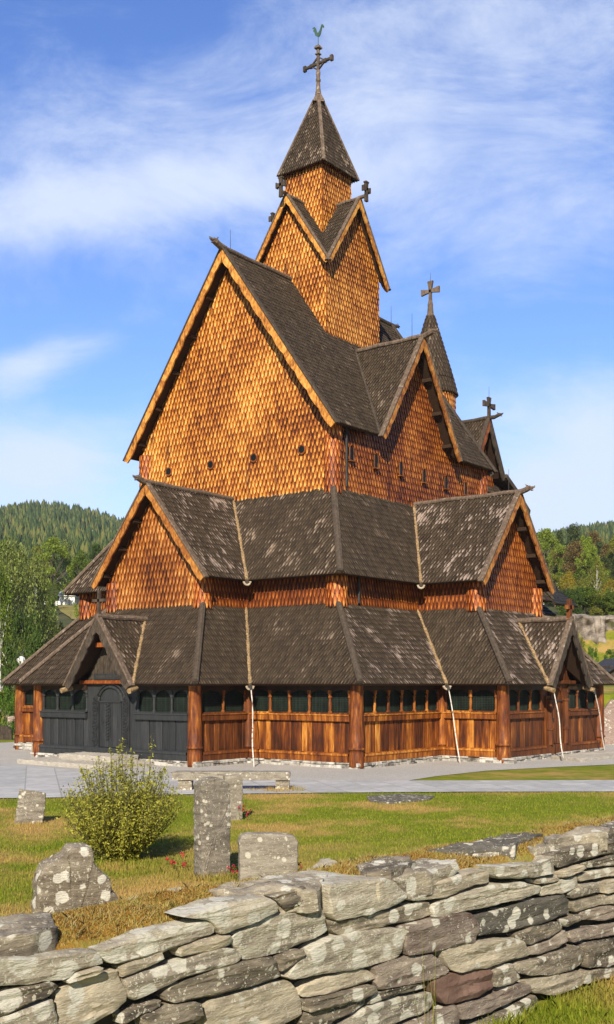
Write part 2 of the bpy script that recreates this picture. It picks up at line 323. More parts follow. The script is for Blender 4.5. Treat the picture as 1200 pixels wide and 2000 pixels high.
# hips and valleys of the lower ring
def hip(a,b,mt=m_wdark,wd=.2,name='hip_board'):
    a=V3(a);b=V3(b); mm=M(); up=V3((0,0,1))
    mm.box(a+V3((0,0,.07)),b+V3((0,0,.09)),up,wd,.09,0,.02); mm.box(a+V3((0,0,.13)),b+V3((0,0,.15)),up,wd*.5,.06,0,.02)
    return P(name,mm,mt)
def valley(a,b,mt=m_valley,logend=True,ext=.12):
    a=V3(a);b=V3(b); mm=M(); d=(a-b).normalized(); a2=a+V3((d.x,d.y,0)).normalized()*ext*.4+d*ext*.3
    m2=14
    pts=[lerp(a2,b,t/m2)+V3((0,0,.03)) for t in range(m2+1)]
    mm.tube(pts,[.055+.016*math.sin(t*2.1) for t in range(m2+1)],8,0)
    o=P('valley_gutter',mm,mt)
    if logend:
        m3=M(); q=a2-V3((0,0,.06)); dh=V3((d.x,d.y,0)).normalized()
        sd_=dh.cross(V3((0,0,1)))
        for off_ in (0,.05): m3.tube([q+dh*(.02+off_)+sd_*.11*math.cos(t_)+V3((0,0,.03+.115*math.sin(t_))) for t_ in [math.pi*(1.0+k_/10) for k_ in range(11)]],.033,6,0)
        m3.tube([q-dh*.3+V3((0,0,0)),q+dh*.05],[.07,.08],10,1)
        P('gutter_log',m3,[m_rim,m_wdark],o)
    return o
conv=lambda i:i in(0,1,3,5,6,8,10,11,13,15,16,18)
for i in range(n):
    a,b=Z(E0[i],Z0e),Z(P1[i],Z0t)
    if conv(i): hip(a,b,m_wdark if i in(1,3,5) else m_weather)
    else: valley(a,b)
# ---- gable helpers
def barge(A,B,nrm,wd=.3,th=.06,mt=m_trim,cap=m_wdark,sc=.7,capw=.2,name='bargeboard'):
    A=V3(A);B=V3(B);nrm=V3(nrm).normalized(); d=(B-A); Ln=d.length; d.normalize(); dn=nrm.cross(d)
    if dn.z>0: dn=-dn
    ns=max(3,int(Ln/sc)); up=[];lo=[]
    for s in range(ns*4+1):
        t=s/(ns*4)*Ln; k=abs(math.sin(math.pi*(s/4)))**.5; w_=wd*(.80+.20*k)
        if s==0: lo.append(A+V3((0,0,-wd*1.6)))
        else:
            hd=V3((d.x,d.y,0)).normalized(); a_=(d*t).dot(hd); dh=-dn.dot(hd)
            lo.append(A+d*t+dn*(min(w_,a_/dh) if dh>1e-6 else w_))
    pts=[A,B]+lo[::-1]
    mm=M(); 
    # strip of quads so that the outline stays clean
    for s in range(ns*4):
        a0=A+d*(s/(ns*4)*Ln); a1=A+d*((s+1)/(ns*4)*Ln); q=[a0,a1,lo[s+1],lo[s]]
        mm.prism(q,nrm*th)
    o=P(name,mm,mt)
    m2=M(); m2.box(A+nrm*(th*.5-capw*.25)-dn*.05,B+nrm*(th*.5-capw*.25)-dn*.05+d*.04,-dn,capw,.07,0,.015)
    P('verge_cap',m2,cap,o)
    return o
def dragon(base,d,s=1.0,mt=m_weather):
    s=s*1.0
    """carved dragon head growing out of a ridge log, d is the outward direction"""
    d=V3(d).normalized(); u=V3((0,0,1)); sd=d.cross(u); b=V3(base); mm=M()
    mm.tube([b-d*.25*s,b,b+d*.18*s+u*.05*s,b+d*.32*s+u*.10*s,b+d*.43*s+u*.13*s],[.11*s,.13*s,.12*s,.125*s,.10*s],8)
    mm.tube([b+d*.40*s+u*.15*s,b+d*.52*s+u*.13*s,b+d*.62*s+u*.15*s,b+d*.65*s+u*.20*s],[.085*s,.06*s,.045*s,.015*s],6)
    mm.tube([b+d*.39*s+u*.09*s,b+d*.49*s+u*.03*s,b+d*.57*s+u*.0*s],[.06*s,.045*s,.012*s],6)
    mm.tube([b+d*.44*s+u*.10*s,b+d*.55*s+u*.07*s,b+d*.60*s+u*.04*s],[.02*s,.014*s,.005*s],5)
    for k in(-1,1): mm.tube([b+d*.33*s+u*.15*s+sd*.05*s*k,b+d*.28*s+u*.25*s+sd*.07*s*k,b+d*.22*s+u*.28*s+sd*.07*s*k],[.035*s,.022*s,.005*s],5)
    return P('dragon_head',mm,mt)
def ridge(a,b,r=.09,mt=m_wdark,name='ridge_log'):
    mm=M(); a=V3(a);b=V3(b); mm.tube([lerp(a,b,t/6)+V3((0,0,.07+.015*math.sin(t*2))) for t in range(7)],r,10); return P(name,mm,mt)
def cross(c,h,arm,ad,mt=m_wdark,flare=1.6,th=.07,orn=False,name='roof_cross'):
    """c: foot, h: height, arm: half arm, ad: arm direction"""
    c=V3(c); ad=V3(ad).normalized(); u=V3((0,0,1)); mm=M(); k=c+u*h*.62
    def limb(p,q,w0,w1):
        d=(q-p).normalized(); s=d.cross(ad.cross(u)).normalized()
        mm.prism([p-s*w0,p+s*w0,q+s*w1,q-s*w1],ad.cross(u)*th)
    off=-ad.cross(u)*th/2; 
    k2=k+off
    limb(k2+u*.0,c+off,th*.5,th*.75); limb(k2,k2+u*h*.38,th*.5,th*.5*flare); limb(k2,k2+ad*arm,th*.5,th*.5*flare); limb(k2,k2-ad*arm,th*.5,th*.5*flare)
    if orn:
        mm.box(k-ad*arm*.98-u*th*1.05,k-ad*arm*.98+u*th*1.05,ad,th*1.3,.05); mm.box(k+ad*arm*.98-u*th*1.05,k+ad*arm*.98+u*th*1.05,ad,th*1.3,.05)
        mm.box(k+u*h*.36-ad*th*1.05,k+u*h*.36+ad*th*1.05,u,th*1.3,.05)
    return P(name,mm,mt)
def rod(c,h=.8):
    mm=M(); c=V3(c); mm.tube([c,c+V3((0,0,h))],[.012,.006],5); return P('lightning_rod',mm,m_iron)
def rake_purlins(A,B,nrm,deep,k=3,mt=m_trim_red):
    A=V3(A);B=V3(B);nrm=V3(nrm)
    for t in [ (i+1)/(k+.6) for i in range(k)]:
        p=lerp(A,B,t)-V3((0,0,.25)); mm=M(); mm.box(p-nrm*deep,p-nrm*.09,(0,0,1),.12,.14,0,.02); P('purlin',mm,m_soffit)
SF=1.0
# ---- portal gables (west, south, north)
def portal_gable(axis,sgn,ec,zr,vg,half,vin,mt=m_roof,trim=m_trim_red,cap=m_weather,cx_=0.0):
    """axis 0: faces +-x, 1: faces +-y ; vg: distance of the verge plane, vin: where the ridge meets the skirt"""
    def T(o,s,z): return V3((sgn*o,cx_+s,z)) if axis==0 else V3((cx_+s,sgn*o,z))
    nrm=V3((sgn,0,0)) if axis==0 else V3((0,sgn,0)); sd=V3((0,1,0)) if axis==0 else V3((1,0,0))
    for k in(-1,1):
        mm=M(); panel(mm,[T(vg,k*half,Z0e),T(ec,k*half,Z0e),T(vin,0,zr),T(vg,0,zr)],sd*k+V3((0,0,.5)),style='roof',row=.2,pitch=.15)
        P('portal_roof',mm,[mt,m_soffit])
        barge(T(vg,0,zr+.02),T(vg,k*half*1.02,Z0e-.05),nrm,wd=.26,mt=trim,cap=cap,sc=.5)
        valley(T(ec+.02,k*half,Z0e),T(vin,0,zr),logend=False)
        mm=M(); p=T(ec-.1,k*(half+.02),Z0e-.12); q=T(vg+.14,k*(half+.10),Z0e-.22); mm.tube([p,q],[.075,.085],10); P('gutter_log',mm,m_valley)
    ridge(T(vg+.06,0,zr),T(vin-.05,0,zr),.10,m_weather)
    return T
portal_gable(0,-1,AW+ov,4.57,AW+.62,PW,9.41,m_roof_mix,m_wdark)
portal_gable(1,-1,SS+ov,4.63,SS+.62,PW,8.80,m_roof_pale,m_wdark)
portal_gable(1,1,SS+ov,4.63,SS+.62,PW,8.80)
cross((-AW-.55,0,4.62),.85,.27,(0,1,0),m_wdark,1.1,.085)
cross((.0,-SS-.55,4.65),.72,.22,(1,0,0),m_board2,1.1,.13)
# ---- lower walls
def column(c,r=.21,z1=2.5,z0=0.0,mt=m_col):
    mm=M(); mm.lathe((c[0],c[1],0),[(r*1.05,z0),(r*1.12,z0+.1),(r*1.1,z0+.45),(r*1.0,z0+.55),(r*1.22,z0+.56),(r*1.22,z0+.61),(r*1.02,z0+.63),(r*1.06,z0+1.1),(r*1.0,z0+1.8),(r*.92,z1-.05),(r*1.1,z1)],20,0)
    return P('corner_column',mm,mt,smooth=False)
for i in range(n):
    if conv(i): 
        o=column(P0[i],.205 if i in(1,3,5,6,0,18) else .2)
        for p in o.data.polygons: p.use_smooth=len(p.vertices)==4
def bay(a,b,nwin,mt,arch=False,zs=(.17,.46,1.38,1.6,2.32),noboards=False,pane=True,board=.21):
    a=V3((a[0],a[1],0));b=V3((b[0],b[1],0)); d=(b-a).normalized(); Ln=(b-a).length; nr=V3((d.y,-d.x,0)); u=V3((0,0,1))
    zf,z1,z2,z3,z4=zs
    mm=M(); mm.box(a+u*(zf+z1)/2+nr*.05,b+u*(zf+z1)/2+nr*.05,u,.24,z1-zf,0,.015); mm.box(a+u*(z1-.06)+nr*.075,b+u*(z1-.06)+nr*.075,u,.24,.07,0,.01); P('sill_beam',mm,mt)
    mm=M(); nb=max(2,round(Ln/board)); bw=Ln/nb
    for k in range(nb):
        p=a+d*(k+.5)*bw; w_=bw*(.90 if k%2 else .94); e=.012*(k%2)+random.uniform(0,.006)
        mm.box(p+u*z1+nr*e,p+u*z2+nr*e,nr,w_,.05,0,.008)
    mm.box(a+u*(z1+z2)/2-nr*.045,b+u*(z1+z2)/2-nr*.045,u,.02,z2-z1)
    P('board_wall',mm,mt)
    mm=M(); mm.box(a+u*(z2+z3)/2+nr*.04,b+u*(z2+z3)/2+nr*.04,u,.17,z3-z2,0,.015); mm.box(a+u*(z3-.03)+nr*.055,b+u*(z3-.03)+nr*.055,u,.19,.04,0,.008)
    P('wall_rail',mm,mt); mm=M(); mm.box(a+u*(z4+.09),b+u*(z4+.09),u,.16,.2); P('wall_plate',mm,m_eaveshade)
    if not nwin: 
        mm=M(); mm.box(a+u*(z3+z4)/2,b+u*(z3+z4)/2,u,.06,z4-z3); P('board_wall',mm,mt); return
    ww=Ln/nwin; mw=.055
    for k in range(nwin):
        c0=a+d*k*ww; c1=c0+d*ww
        fr=M()
        # turned mullion at the right side of every light, and one at the very start
        posts=[c1-d*0.0] if k<nwin-1 else [c1-d*mw]
        if k==0: posts.append(c0+d*mw)
        for p in posts:
            fr.lathe(p,[(.062,z3),(.062,z3+.07),(.04,z3+.1),(.046,z3+.3),(.036,z3+.47),(.058,z3+.49),(.058,z3+.53),(.042,z3+.55),(.07,z3+.62),(.07,z4)],8)
        fr.box(c0+u*(z3+.02)+nr*.01,c1+u*(z3+.02)+nr*.01,u,.07,.04)
        # arched head
        hd_=M()
        half=ww/2-mw*.8; cc=(c0+c1)/2; spring=z4-half*.9 if arch else z4-half*.55; hh=(z4-spring)
        segs=8; prev=None
        for s in range(segs+1):
            an=math.pi*s/segs; x=-math.cos(an)*half; z=spring+math.sin(an)*hh*.98
            if prev is not None:
                hd_.prism([cc+d*prev[0]+u*prev[1]+nr*.02,cc+d*x+u*z+nr*.02,cc+d*x+u*(z4+.01)+nr*.02,cc+d*prev[0]+u*(z4+.01)+nr*.02],-nr*.05)
            prev=(x,z)
        fo=P('window',fr,mt); P('arch_head',hd_,m_eaveshade if mt is not m_black else mt,fo)
        gl=M(); gl.prism([c0+u*z3-nr*.1,c1+u*z3-nr*.1,c1+u*z4-nr*.1,c0+u*z4-nr*.1],-nr*.02)
        P('window_pane',gl,m_glass,fo)
        la=M(); nx=max(4,int(ww/.055))
        for q in range(1,nx): la.box(c0+d*ww*q/nx+u*z3-nr*.07,c0+d*ww*q/nx+u*z4-nr*.07,nr,.012,.012)
        for q in range(1,13): la.box(c0+u*(z3+(z4-z3)*q/13)-nr*.08,c1+u*(z3+(z4-z3)*q/13)-nr*.08,nr,.012,.012)
        P('lattice',la,m_lattice,fo)
# the rest of each wall segment: (index, bay list) in P0 order
C=.19
def seg(i,t0=C,t1=C):
    a=V3((*P0[i],0)); b=V3((*P0[(i+1)%n],0)); d=(b-a).normalized(); return a+d*t0,b-d*t1,d
# west arm front, painted black, portal in the middle
a,b,d=seg(0); 
bay(a,(-AW,1.15),3,m_black,arch=True); bay((-AW,-1.15),b,3,m_black,arch=True,board=.3)
a,b,d=seg(1,C,.12); bay(a,b,2,m_board2)
a,b,d=seg(2,.12,C); bay(a,b,5,m_board)
a,b,d=seg(3,C,.14); bay(a,b,6,m_board,board=.24)
a,b,d=seg(4,.14,C); bay(a,b,2,m_board,board=.26)
a,b,d=seg(5); bay(a,(-.98,-SS),3,m_board2,board=.3); bay((.98,-SS),b,3,m_board2,board=.3)
a,b,d=seg(6); bay(a,b,2,m_board2)
a,b,d=seg(7); bay(a,b,4,m_board2)
a,b,d=seg(8); bay(a,b,0,m_board2); a,b,d=seg(9,0,.2); bay(a,b,4,m_board2); a,b,d=seg(10); bay(a,b,0,m_board2); a,b,d=seg(11); bay(a,b,0,m_board2)
for i in(12,13,14,15,16,17): a,b,d=seg(i); bay(a,b,0,m_board2)
a,b,d=seg(18,C,.14); bay(a,b,3,m_board,zs=(.3,.6,1.45,1.65,2.32)); a,b,d=seg(19,.1,C); bay(a,b,2,m_board2)
for i,mt in((2,m_board2),(4,m_board),(7,m_board2),(19,m_board2)):
    mm=M(); q=P0[i]; mm.lathe((q[0]-.06 if i!=7 else q[0]+.06,q[1]-.06 if i!=19 else q[1]+.06,0),[(.15,.1),(.15,.5),(.17,.51),(.17,.56),(.14,.58),(.13,2.5)],12); o=P('inner_column',mm,mt)
    for p in o.data.polygons: p.use_smooth=len(p.vertices)==4
# core that closes the ambulatory against light
mm=M(); mm.prism([Z((x*.9 if abs(x)>9 else x*.87,y*.87),.0) for x,y in P0],(0,0,2.4)); P('inner_wall',mm,m_soffit)
# foundation
mm=M()
for i in range(n):
    a=V3((*P0[i],0)); b=V3((*P0[(i+1)%n],0)); d=(b-a).normalized(); nr=V3((d.y,-d.x,0)); Ln=(b-a).length; x=-.2
    top=.3 if i==18 else .18
    mm.box(a-d*.15-nr*.02+V3((0,0,top*.5-.06)),b+d*.15-nr*.02+V3((0,0,top*.5-.06)),(0,0,1),.3,top+.05)
    while x<Ln+.1:
        l_=random.uniform(.12,.42); 
        if random.random()<.93:
            h0=-.1
            while h0<top-.02:
                hh=min(random.uniform(.09,.16) if i==18 else random.uniform(.16,.25),top-h0); p=a+d*(x+l_/2)+nr*(random.uniform(.0,.07)+.06)
                mm.cube(p+V3((0,0,h0+hh/2)),l_*.94,.22,hh*.94,0,math.atan2(d.y,d.x)+random.uniform(-.08,.08),.02); h0+=hh
        x+=l_
P('foundation',mm,m_found)
# ---- portals
def portal(axis,sgn,off,mt,wide,z0=.46,carve=True,facing=None):
    def T(o,s,z): return V3((sgn*(off+o),s,z)) if axis==0 else V3((s,sgn*(off+o),z))
    nr=V3((sgn,0,0)) if axis==0 else V3((0,sgn,0)); u=V3((0,0,1)); sd=V3((0,1,0)) if axis==0 else V3((1,0,0))
    mm=M(); mm.prism([T(.02,-wide,.12),T(.02,wide,.12),T(.02,wide,2.5),T(.02,-wide,2.5)],-nr*.1); P('portal_wall',mm,mt)
    mm=M(); mm.box(T(.06,-wide,.29),T(.06,wide,.29),u,.24,.34,0,.02); P('threshold',mm,mt)
    dr=M(); hw=.5 if carve else .42; k=5
    pts=[T(.05,-hw,z0),T(.05,hw,z0),T(.05,hw,1.95)]+[T(.05,math.cos(a_)*hw,1.95+math.sin(a_)*.42) for a_ in [math.pi*q/12 for q in range(1,12)]]+[T(.05,-hw,1.95)]
    dr.prism(pts,-nr*.08); do=P('door',dr,mt)
    bd=M()
    for q in range(5):
        s=-hw+(q+.5)*hw*2/5; bd.box(T(.06,s,z0+.02),T(.06,s,1.93),nr,hw*2/5*.93,.035,0,.006)
    P('door_boards',bd,mt,do)
    hd=M(); hd.box(T(.1,-hw,1.93),T(.1,hw,1.93),u,.03,.04); 
    c=T(.11,hw*.7*(1 if axis==0 else -1),1.3); hd.tube([c+sd*.05*math.cos(a_)+u*.05*math.sin(a_) for a_ in [2*math.pi*q/10 for q in range(11)]],.012,6); P('door_ring',hd,m_iron,do)
    ar=M(); ar.tube([T(.075,math.cos(a_)*(hw+.05),1.95+math.sin(a_)*.46) for a_ in [math.pi*q/14 for q in range(15)]],.045,8); 
    ar.tube([T(.06,math.cos(a_)*(hw+.17),1.95+math.sin(a_)*.56) for a_ in [math.pi*q/14 for q in range(15)]],.03,8); P('portal_arch',ar,mt)
    for k in(-1,1):
        j=M(); s0=k*(hw+.06); s1=k*(hw+.37); j.prism([T(.09,s0,.46),T(.09,s1,.46),T(.09,s1,2.1),T(.09,s0,2.1)],-nr*.08)
        jo=P('carved_jamb' if carve else 'jamb',j,mt)
        if carve:
            cv_=M(); cxs=(s0+s1)/2
            for ph in range(3):
                cv_.tube([T(.10+.012*math.cos(t*.8+ph),cxs+.11*math.sin(t*.62+ph*2.1)*(1+.2*math.sin(t*.31)),.5+t*.0265) for t in range(60)],.017,5)
            for t in range(13):
                zc=.56+t*.12; sg=1 if t%2 else -1
                cv_.tube([T(.115,cxs+sg*.04+math.cos(q*.8)*(.055-.006*q),zc+math.sin(q*.8)*(.055-.006*q)) for q in range(8)],.012,5)
            P('carving',cv_,mt,jo)
        else:
            cc=M(); p=T(.14,k*(hw+.2),0); cc.lathe((p.x,p.y,0),[(.11,.46),(.11,.95),(.14,.96),(.14,1.0),(.10,1.02),(.09,1.9),(.12,1.93),(.12,1.98),(.1,2.0)],12); P('jamb_column',cc,mt,jo)
    if carve:
        cv_=M()
        for ph in range(3): cv_.tube([T(.09+.01*math.cos(t*.9+ph),.09+.12*math.sin(t*.62+ph*2.1),.7+t*.0285) for t in range(42)],.014,5)
        P('door_carving',cv_,mt,do)
    # tympanum under the gable
    ty=M(); ty.prism([T(-.02,-1.32,2.52),T(-.02,1.32,2.52),T(-.02,0,4.3)],-nr*.06); to=P('tympanum',ty,mt if not carve else m_wdark)
    tb=M()
    for q in range(9):
        s=-1.12+q*.28; h=max(.15,(1.32-abs(s)-.14)*1.32); tb.box(T(.0,s,2.55),T(.0,s,2.52+h),nr,.25,.03,0,.006)
    P('tympanum_boards',tb,mt if not carve else m_wdark,to)
    bm=M(); bm.box(T(.06,-1.4,2.56),T(.06,1.4,2.56),u,.2,.12,0,.02); bm.box(T(.3,-.4,3.75),T(.3,.4,3.75),u,.14,.14); P('tie_beam',bm,m_trim_red if carve else mt)
portal(0,-1,AW,m_black,1.15)
portal(1,-1,SS,m_board2,.98,carve=False)
# small inscription board under the west gable (worn, unreadable)
mm=M(); mm.box((-AW-.10,-.75,2.74),(-AW-.10,.75,2.74),(0,0,1),.03,.2,0); o=P('inscription_board',mm,m_black)
m2=M()
for k in range(26): m2.cube((-AW-.12,-.6+k*.048,2.74),.006,.012+.018*(k%3==0),.07 if k%4 else .05,0)
P('worn_lettering',m2,m_wdark,o)
# ---- middle walls
def wall(pts,hint,mt,zero=.001,name='shingled_wall',**k):
    mm=M(); k.setdefault('pitch',.145); k['pitch']*=1.2; panel(mm,pts,hint,slab=.12,zero=zero,**k); return P(name,mm,[mt,m_backing])
def rect(a,b,z0,z1): return [Z(a,z0),Z(b,z0),Z(b,z1),Z(a,z1)]
for i in range(n):
    a,b=P1[i],P1[(i+1)%n]; d=(V3((*b,0))-V3((*a,0))).normalized(); hint=V3((d.y,-d.x,0))
    if i in(0,5,15): continue
    top=6.15; 
    mt=m_russet
    if i in(9,10,11): top=8.0
    wall(rect(a,b,Z0t-.05,top),hint,mt,row=.24,pitch=.13)
HW=2.62; slp=(Z1t-Z1e)/HW
def armgable(axis,sgn,wp,vp,mt,wmt,ctr=0.0,half=HW,drag=True,trim=m_trim_mid,inner=None,skirt=None,cap=m_weather):
    def T(o,s,z): return V3((sgn*o,s+ctr,z)) if axis==0 else V3((s+ctr,sgn*o,z))
    nr=V3((sgn,0,0)) if axis==0 else V3((0,sgn,0)); sd=V3((0,1,0)) if axis==0 else V3((1,0,0))
    sl_=(Z1t-Z1e)/half; zw_=Z1t-sl_*MA-.08
    def TW(o,s,z): p=T(o,s,z); return p-(V3((0,ctr,0)) if axis==0 else V3((ctr,0,0)))
    wall([TW(wp,-MA,Z0t-.05),TW(wp,MA,Z0t-.05),TW(wp,MA,Z1t-sl_*(MA-ctr)-.12),T(wp,0,Z1t-.12),TW(wp,-MA,Z1t-sl_*(MA+ctr)-.12)],nr,wmt,row=.25,pitch=.14)
    for k in(-1,1):
        mm=M(); panel(mm,[T(vp,k*half,Z1e),T(skirt,k*half,Z1e),T(inner,0,Z1t),T(vp,0,Z1t)],sd*k+V3((0,0,.5)),style='roof',row=.225,pitch=.135)
        P('arm_roof',mm,[mt,m_soffit])
        barge(T(vp,0,Z1t+.03),T(vp,k*half*1.01,Z1e-.06),nr,wd=.22,mt=trim,cap=cap,sc=.6)
        if k*ctr<=0 or True: rake_purlins(T(vp,0,Z1t),T(vp,k*half,Z1e),nr,.5)
        valley(T(skirt,k*half,Z1e),T(inner,0,Z1t))
    ridge(T(vp+.1,0,Z1t),T(inner-.02,0,Z1t),.085,cap)
    if drag: dragon(T(vp+.06,0,Z1t+.06),nr,.82,cap)
armgable(0,-1,WA,WA+.48,m_roof_pale,m_russet if 0 else mat('tarred_shingle_copper',[(.04,.011,.004),(.135,.037,.008),(.28,.083,.015),(.46,.18,.035),(.64,.34,.12)],wear=.66,island=.20,nscale=4,nstr=.6,stretch=GR,rough=.5,big=(.5,.5),bump=.3,bscale=18,pale=[(.34,.63,.07,(.11,.030,.008),'str')]),inner=UE,skirt=ME+.54,ctr=-.08)
armgable(1,-1,SA,SA+.48,m_roof_pale,m_russet,inner=UN,skirt=MN+.5,ctr=-.15)
armgable(1,1,SA,SA+.48,m_roof,m_russet,inner=UN,skirt=MN+.5,drag=False)
# nave skirt roofs
EE,EN=ME+.54,MN+.5
def skirt(pts,hint,mt):
    mm=M(); panel(mm,pts,hint,style='roof',row=.225,pitch=.135); P('skirt_roof',mm,[mt,m_soffit])
for sgn in(-1,1):
    h_=(-HW-.08) if sgn<0 else (HW-.08)
    skirt([(-EE,h_,Z1e),(-EE,sgn*EN,Z1e),(-UE,sgn*UN,Z1t),(-UE,-.08,Z1t)],(-1,0,.6),m_roof_mix)
for k in(-1,1):
    skirt([(k*HW-.15,-EN,Z1e),(k*EE,-EN,Z1e),(k*UE,-UN,Z1t),(-.15,-UN,Z1t)],(0,-1,.6),m_roof)
    skirt([(k*HW,EN,Z1e),(k*EE,EN,Z1e),(k*UE,UN,Z1t),(0,UN,Z1t)],(0,1,.6),m_roof)
skirt([(EE,-EN,Z1e),(EE,EN,Z1e),(UE,UN,Z1t),(UE,-UN,Z1t)],(1,0,.6),m_roof)
for x,y in((-1,-1),(-1,1),(1,-1),(1,1)): hip((x*EE,y*EN,Z1e),(x*UE,y*UN,Z1t),m_wdark if y<0 else m_weather,.22)
# shingled corner posts
def cpost(x,y,z0,z1,r,mt):
    mm=M(); ring(mm,(x,y),z0,z1,r,r,row=.24,pitch=.13,thick=.025,seg=16); P('corner_post',mm,[mt,m_backing])
for (x,y) in((-ME,-MN),(-ME,MN),(ME,-MN),(-WA,-MA),(-WA,MA),(-MA,-SA),(MA,-SA)):
    sx=1 if x<0 else -1; sy=1 if y<0 else -1
    cpost(x+sx*.12,y+sy*.12,Z0t-.12,Z1e+.05,.30 if abs(x)<8 else .26,m_amber)
for x,y in((-1,-1),(-1,1),(1,-1)): cpost(x*(UE-.1),y*(UN-.1),Z1t-.2,11.3,.26,m_amber)
# ---- upper nave
ZE,ZR=11.2,18.03; RN=4.95; sl2=(ZR-ZE)/RN; VG=UE+.5; VE=5.25
zt=ZR-sl2*UN-.15
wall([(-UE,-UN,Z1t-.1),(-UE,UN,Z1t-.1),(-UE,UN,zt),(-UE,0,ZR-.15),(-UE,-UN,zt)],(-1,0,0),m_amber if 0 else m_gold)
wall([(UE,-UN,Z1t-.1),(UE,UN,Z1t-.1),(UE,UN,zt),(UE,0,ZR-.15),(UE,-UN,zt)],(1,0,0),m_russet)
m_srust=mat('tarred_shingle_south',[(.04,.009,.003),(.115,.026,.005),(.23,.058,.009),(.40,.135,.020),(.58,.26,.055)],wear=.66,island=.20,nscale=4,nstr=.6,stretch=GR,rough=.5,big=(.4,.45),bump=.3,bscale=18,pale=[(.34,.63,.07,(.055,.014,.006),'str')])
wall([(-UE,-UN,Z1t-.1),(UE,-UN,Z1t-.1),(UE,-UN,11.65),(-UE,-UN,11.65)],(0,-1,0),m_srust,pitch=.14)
CX=-.3; CZ=15.2; CHF=2.62; sl3=(CZ-ZE)/CHF; CV=UN+.5; CIN=(ZR-CZ)/sl2
zc=CZ-.12; hwid=(zc-11.66)/sl3
wall([(CX-hwid,-UN,11.66),(CX+hwid,-UN,11.66),(CX,-UN,zc)],(0,-1,0),m_srust,pitch=.14,name='gable_wall')
wall([(-UE,UN,Z1t-.1),(UE,UN,Z1t-.1),(UE,UN,11.65),(-UE,UN,11.65)],(0,1,0),m_srust)
for sgn in(-1,1):
    for k in(-1,1):
        mm=M(); v0=-VG if k<0 else VE
        panel(mm,[(v0,sgn*RN,ZE),(CX+k*CHF,sgn*RN,ZE),(CX,sgn*CIN,CZ),(CX,0,ZR),(v0,0,ZR)],(0,sgn,.6),style='roof',row=.2,pitch=.13)
        P('nave_roof',mm,[m_roof,m_soffit])
        mm=M(); panel(mm,[(CX+k*CHF,sgn*CV,ZE),(CX+k*CHF,sgn*RN,ZE),(CX,sgn*CIN,CZ),(CX,sgn*CV,CZ)],(k,0,.5),style='roof',row=.2,pitch=.13)
        P('cross_gable_roof',mm,[m_roof_mix if 0 else m_roof,m_soffit])
        valley((CX+k*CHF,sgn*RN,ZE),(CX,sgn*CIN,CZ),m_wdark,logend=False)
        barge((CX,sgn*CV,CZ+.03),(CX+k*CHF*1.02,sgn*CV,ZE-.08),(0,sgn,0),wd=.2,cap=m_weather,mt=m_trim_mid)
        if sgn<0: rake_purlins((CX,sgn*CV,CZ),(CX+k*CHF,sgn*CV,ZE),V3((0,sgn,0)),.5)
    barge((-VG,0,ZR+.03),(-VG,sgn*RN*1.02,ZE-.1),(-1,0,0),wd=.25,sc=.85)
    barge((VE,0,ZR+.03),(VE,sgn*RN*1.02,ZE-.1),(1,0,0),wd=.34,mt=m_wdark)
    rake_purlins((-VG,0,ZR),(-VG,sgn*RN,ZE),V3((-1,0,0)),.48,5)
ridge((-VG-.1,0,ZR),(-1.5,0,ZR),.09,m_weather); ridge((1.5,0,ZR),(VE+.3,0,ZR),.09)
ridge((CX,-CV-.1,CZ),(CX,-CIN-.05,CZ),.09,m_weather)
dragon((-VG-.05,0,ZR+.08),(-1,0,0),.95,m_weather); dragon((VE+.25,0,ZR+.06),(1,0,0),.6,m_wdark); dragon((CX,-CV-.05,CZ+.06),(0,-1,0),.9,m_weather)
rod((-5.2,0,ZR+.1),.75); rod((5.2,0,ZR+.1),.8); rod((CX,-4.6,CZ+.1),.9); rod((-.15,-8.5,Z1t+.1),.8)
# windows of the upper walls
for y in(3.14,.98,-1.1,-3.27):
    mm=M(); mm.tube([(-UE-.06,y+.15*math.cos(a_),10.53+.15*math.sin(a_)) for a_ in [2*math.pi*q/18 for q in range(19)]],.03,6); o=P('porthole',mm,m_trim_red)
    m2=M(); m2.tube([(-UE-.02,y,10.53),(-UE-.075,y,10.53)],[.14,.14],18); P('window_pane',m2,m_glass,o)
for x,z in zip((-4.18,-2.7,-1.1,.47,2.06,3.55),(10.4,10.37,10.34,10.31,10.29,10.26)):
    mm=M(); hw=.12
    out=[(x-hw,z-.25),(x+hw,z-.25),(x+hw,z+.12)]+[(x+hw*math.cos(a_),z+.12+hw*1.2*math.sin(a_)) for a_ in [math.pi*q/8 for q in range(1,8)]]+[(x-hw,z+.12)]
    pts=[V3((a_,-UN-.07,b_)) for a_,b_ in out]; mm.tube(pts+[pts[0]],.026,4); mm.box((x-.17,-UN-.10,z-.28),(x+.17,-UN-.10,z-.28),(0,0,1),.10,.035); o=P('arched_window',mm,m_board2)
    m2=M(); m2.prism([V3((a_,-UN-.06,b_)) for a_,b_ in out],(0,.05,0)); P('window_pane',m2,m_glass,o)
for (x,y,z0,z1) in((-4.55,-UN-.12,9.2,11.2),(-5.85,-MN-.1,5.1,5.95)):
    mm=M(); mm.tube([(x,y,z0),(x,y,z1)],.04,8); P('downpipe',mm,m_iron)
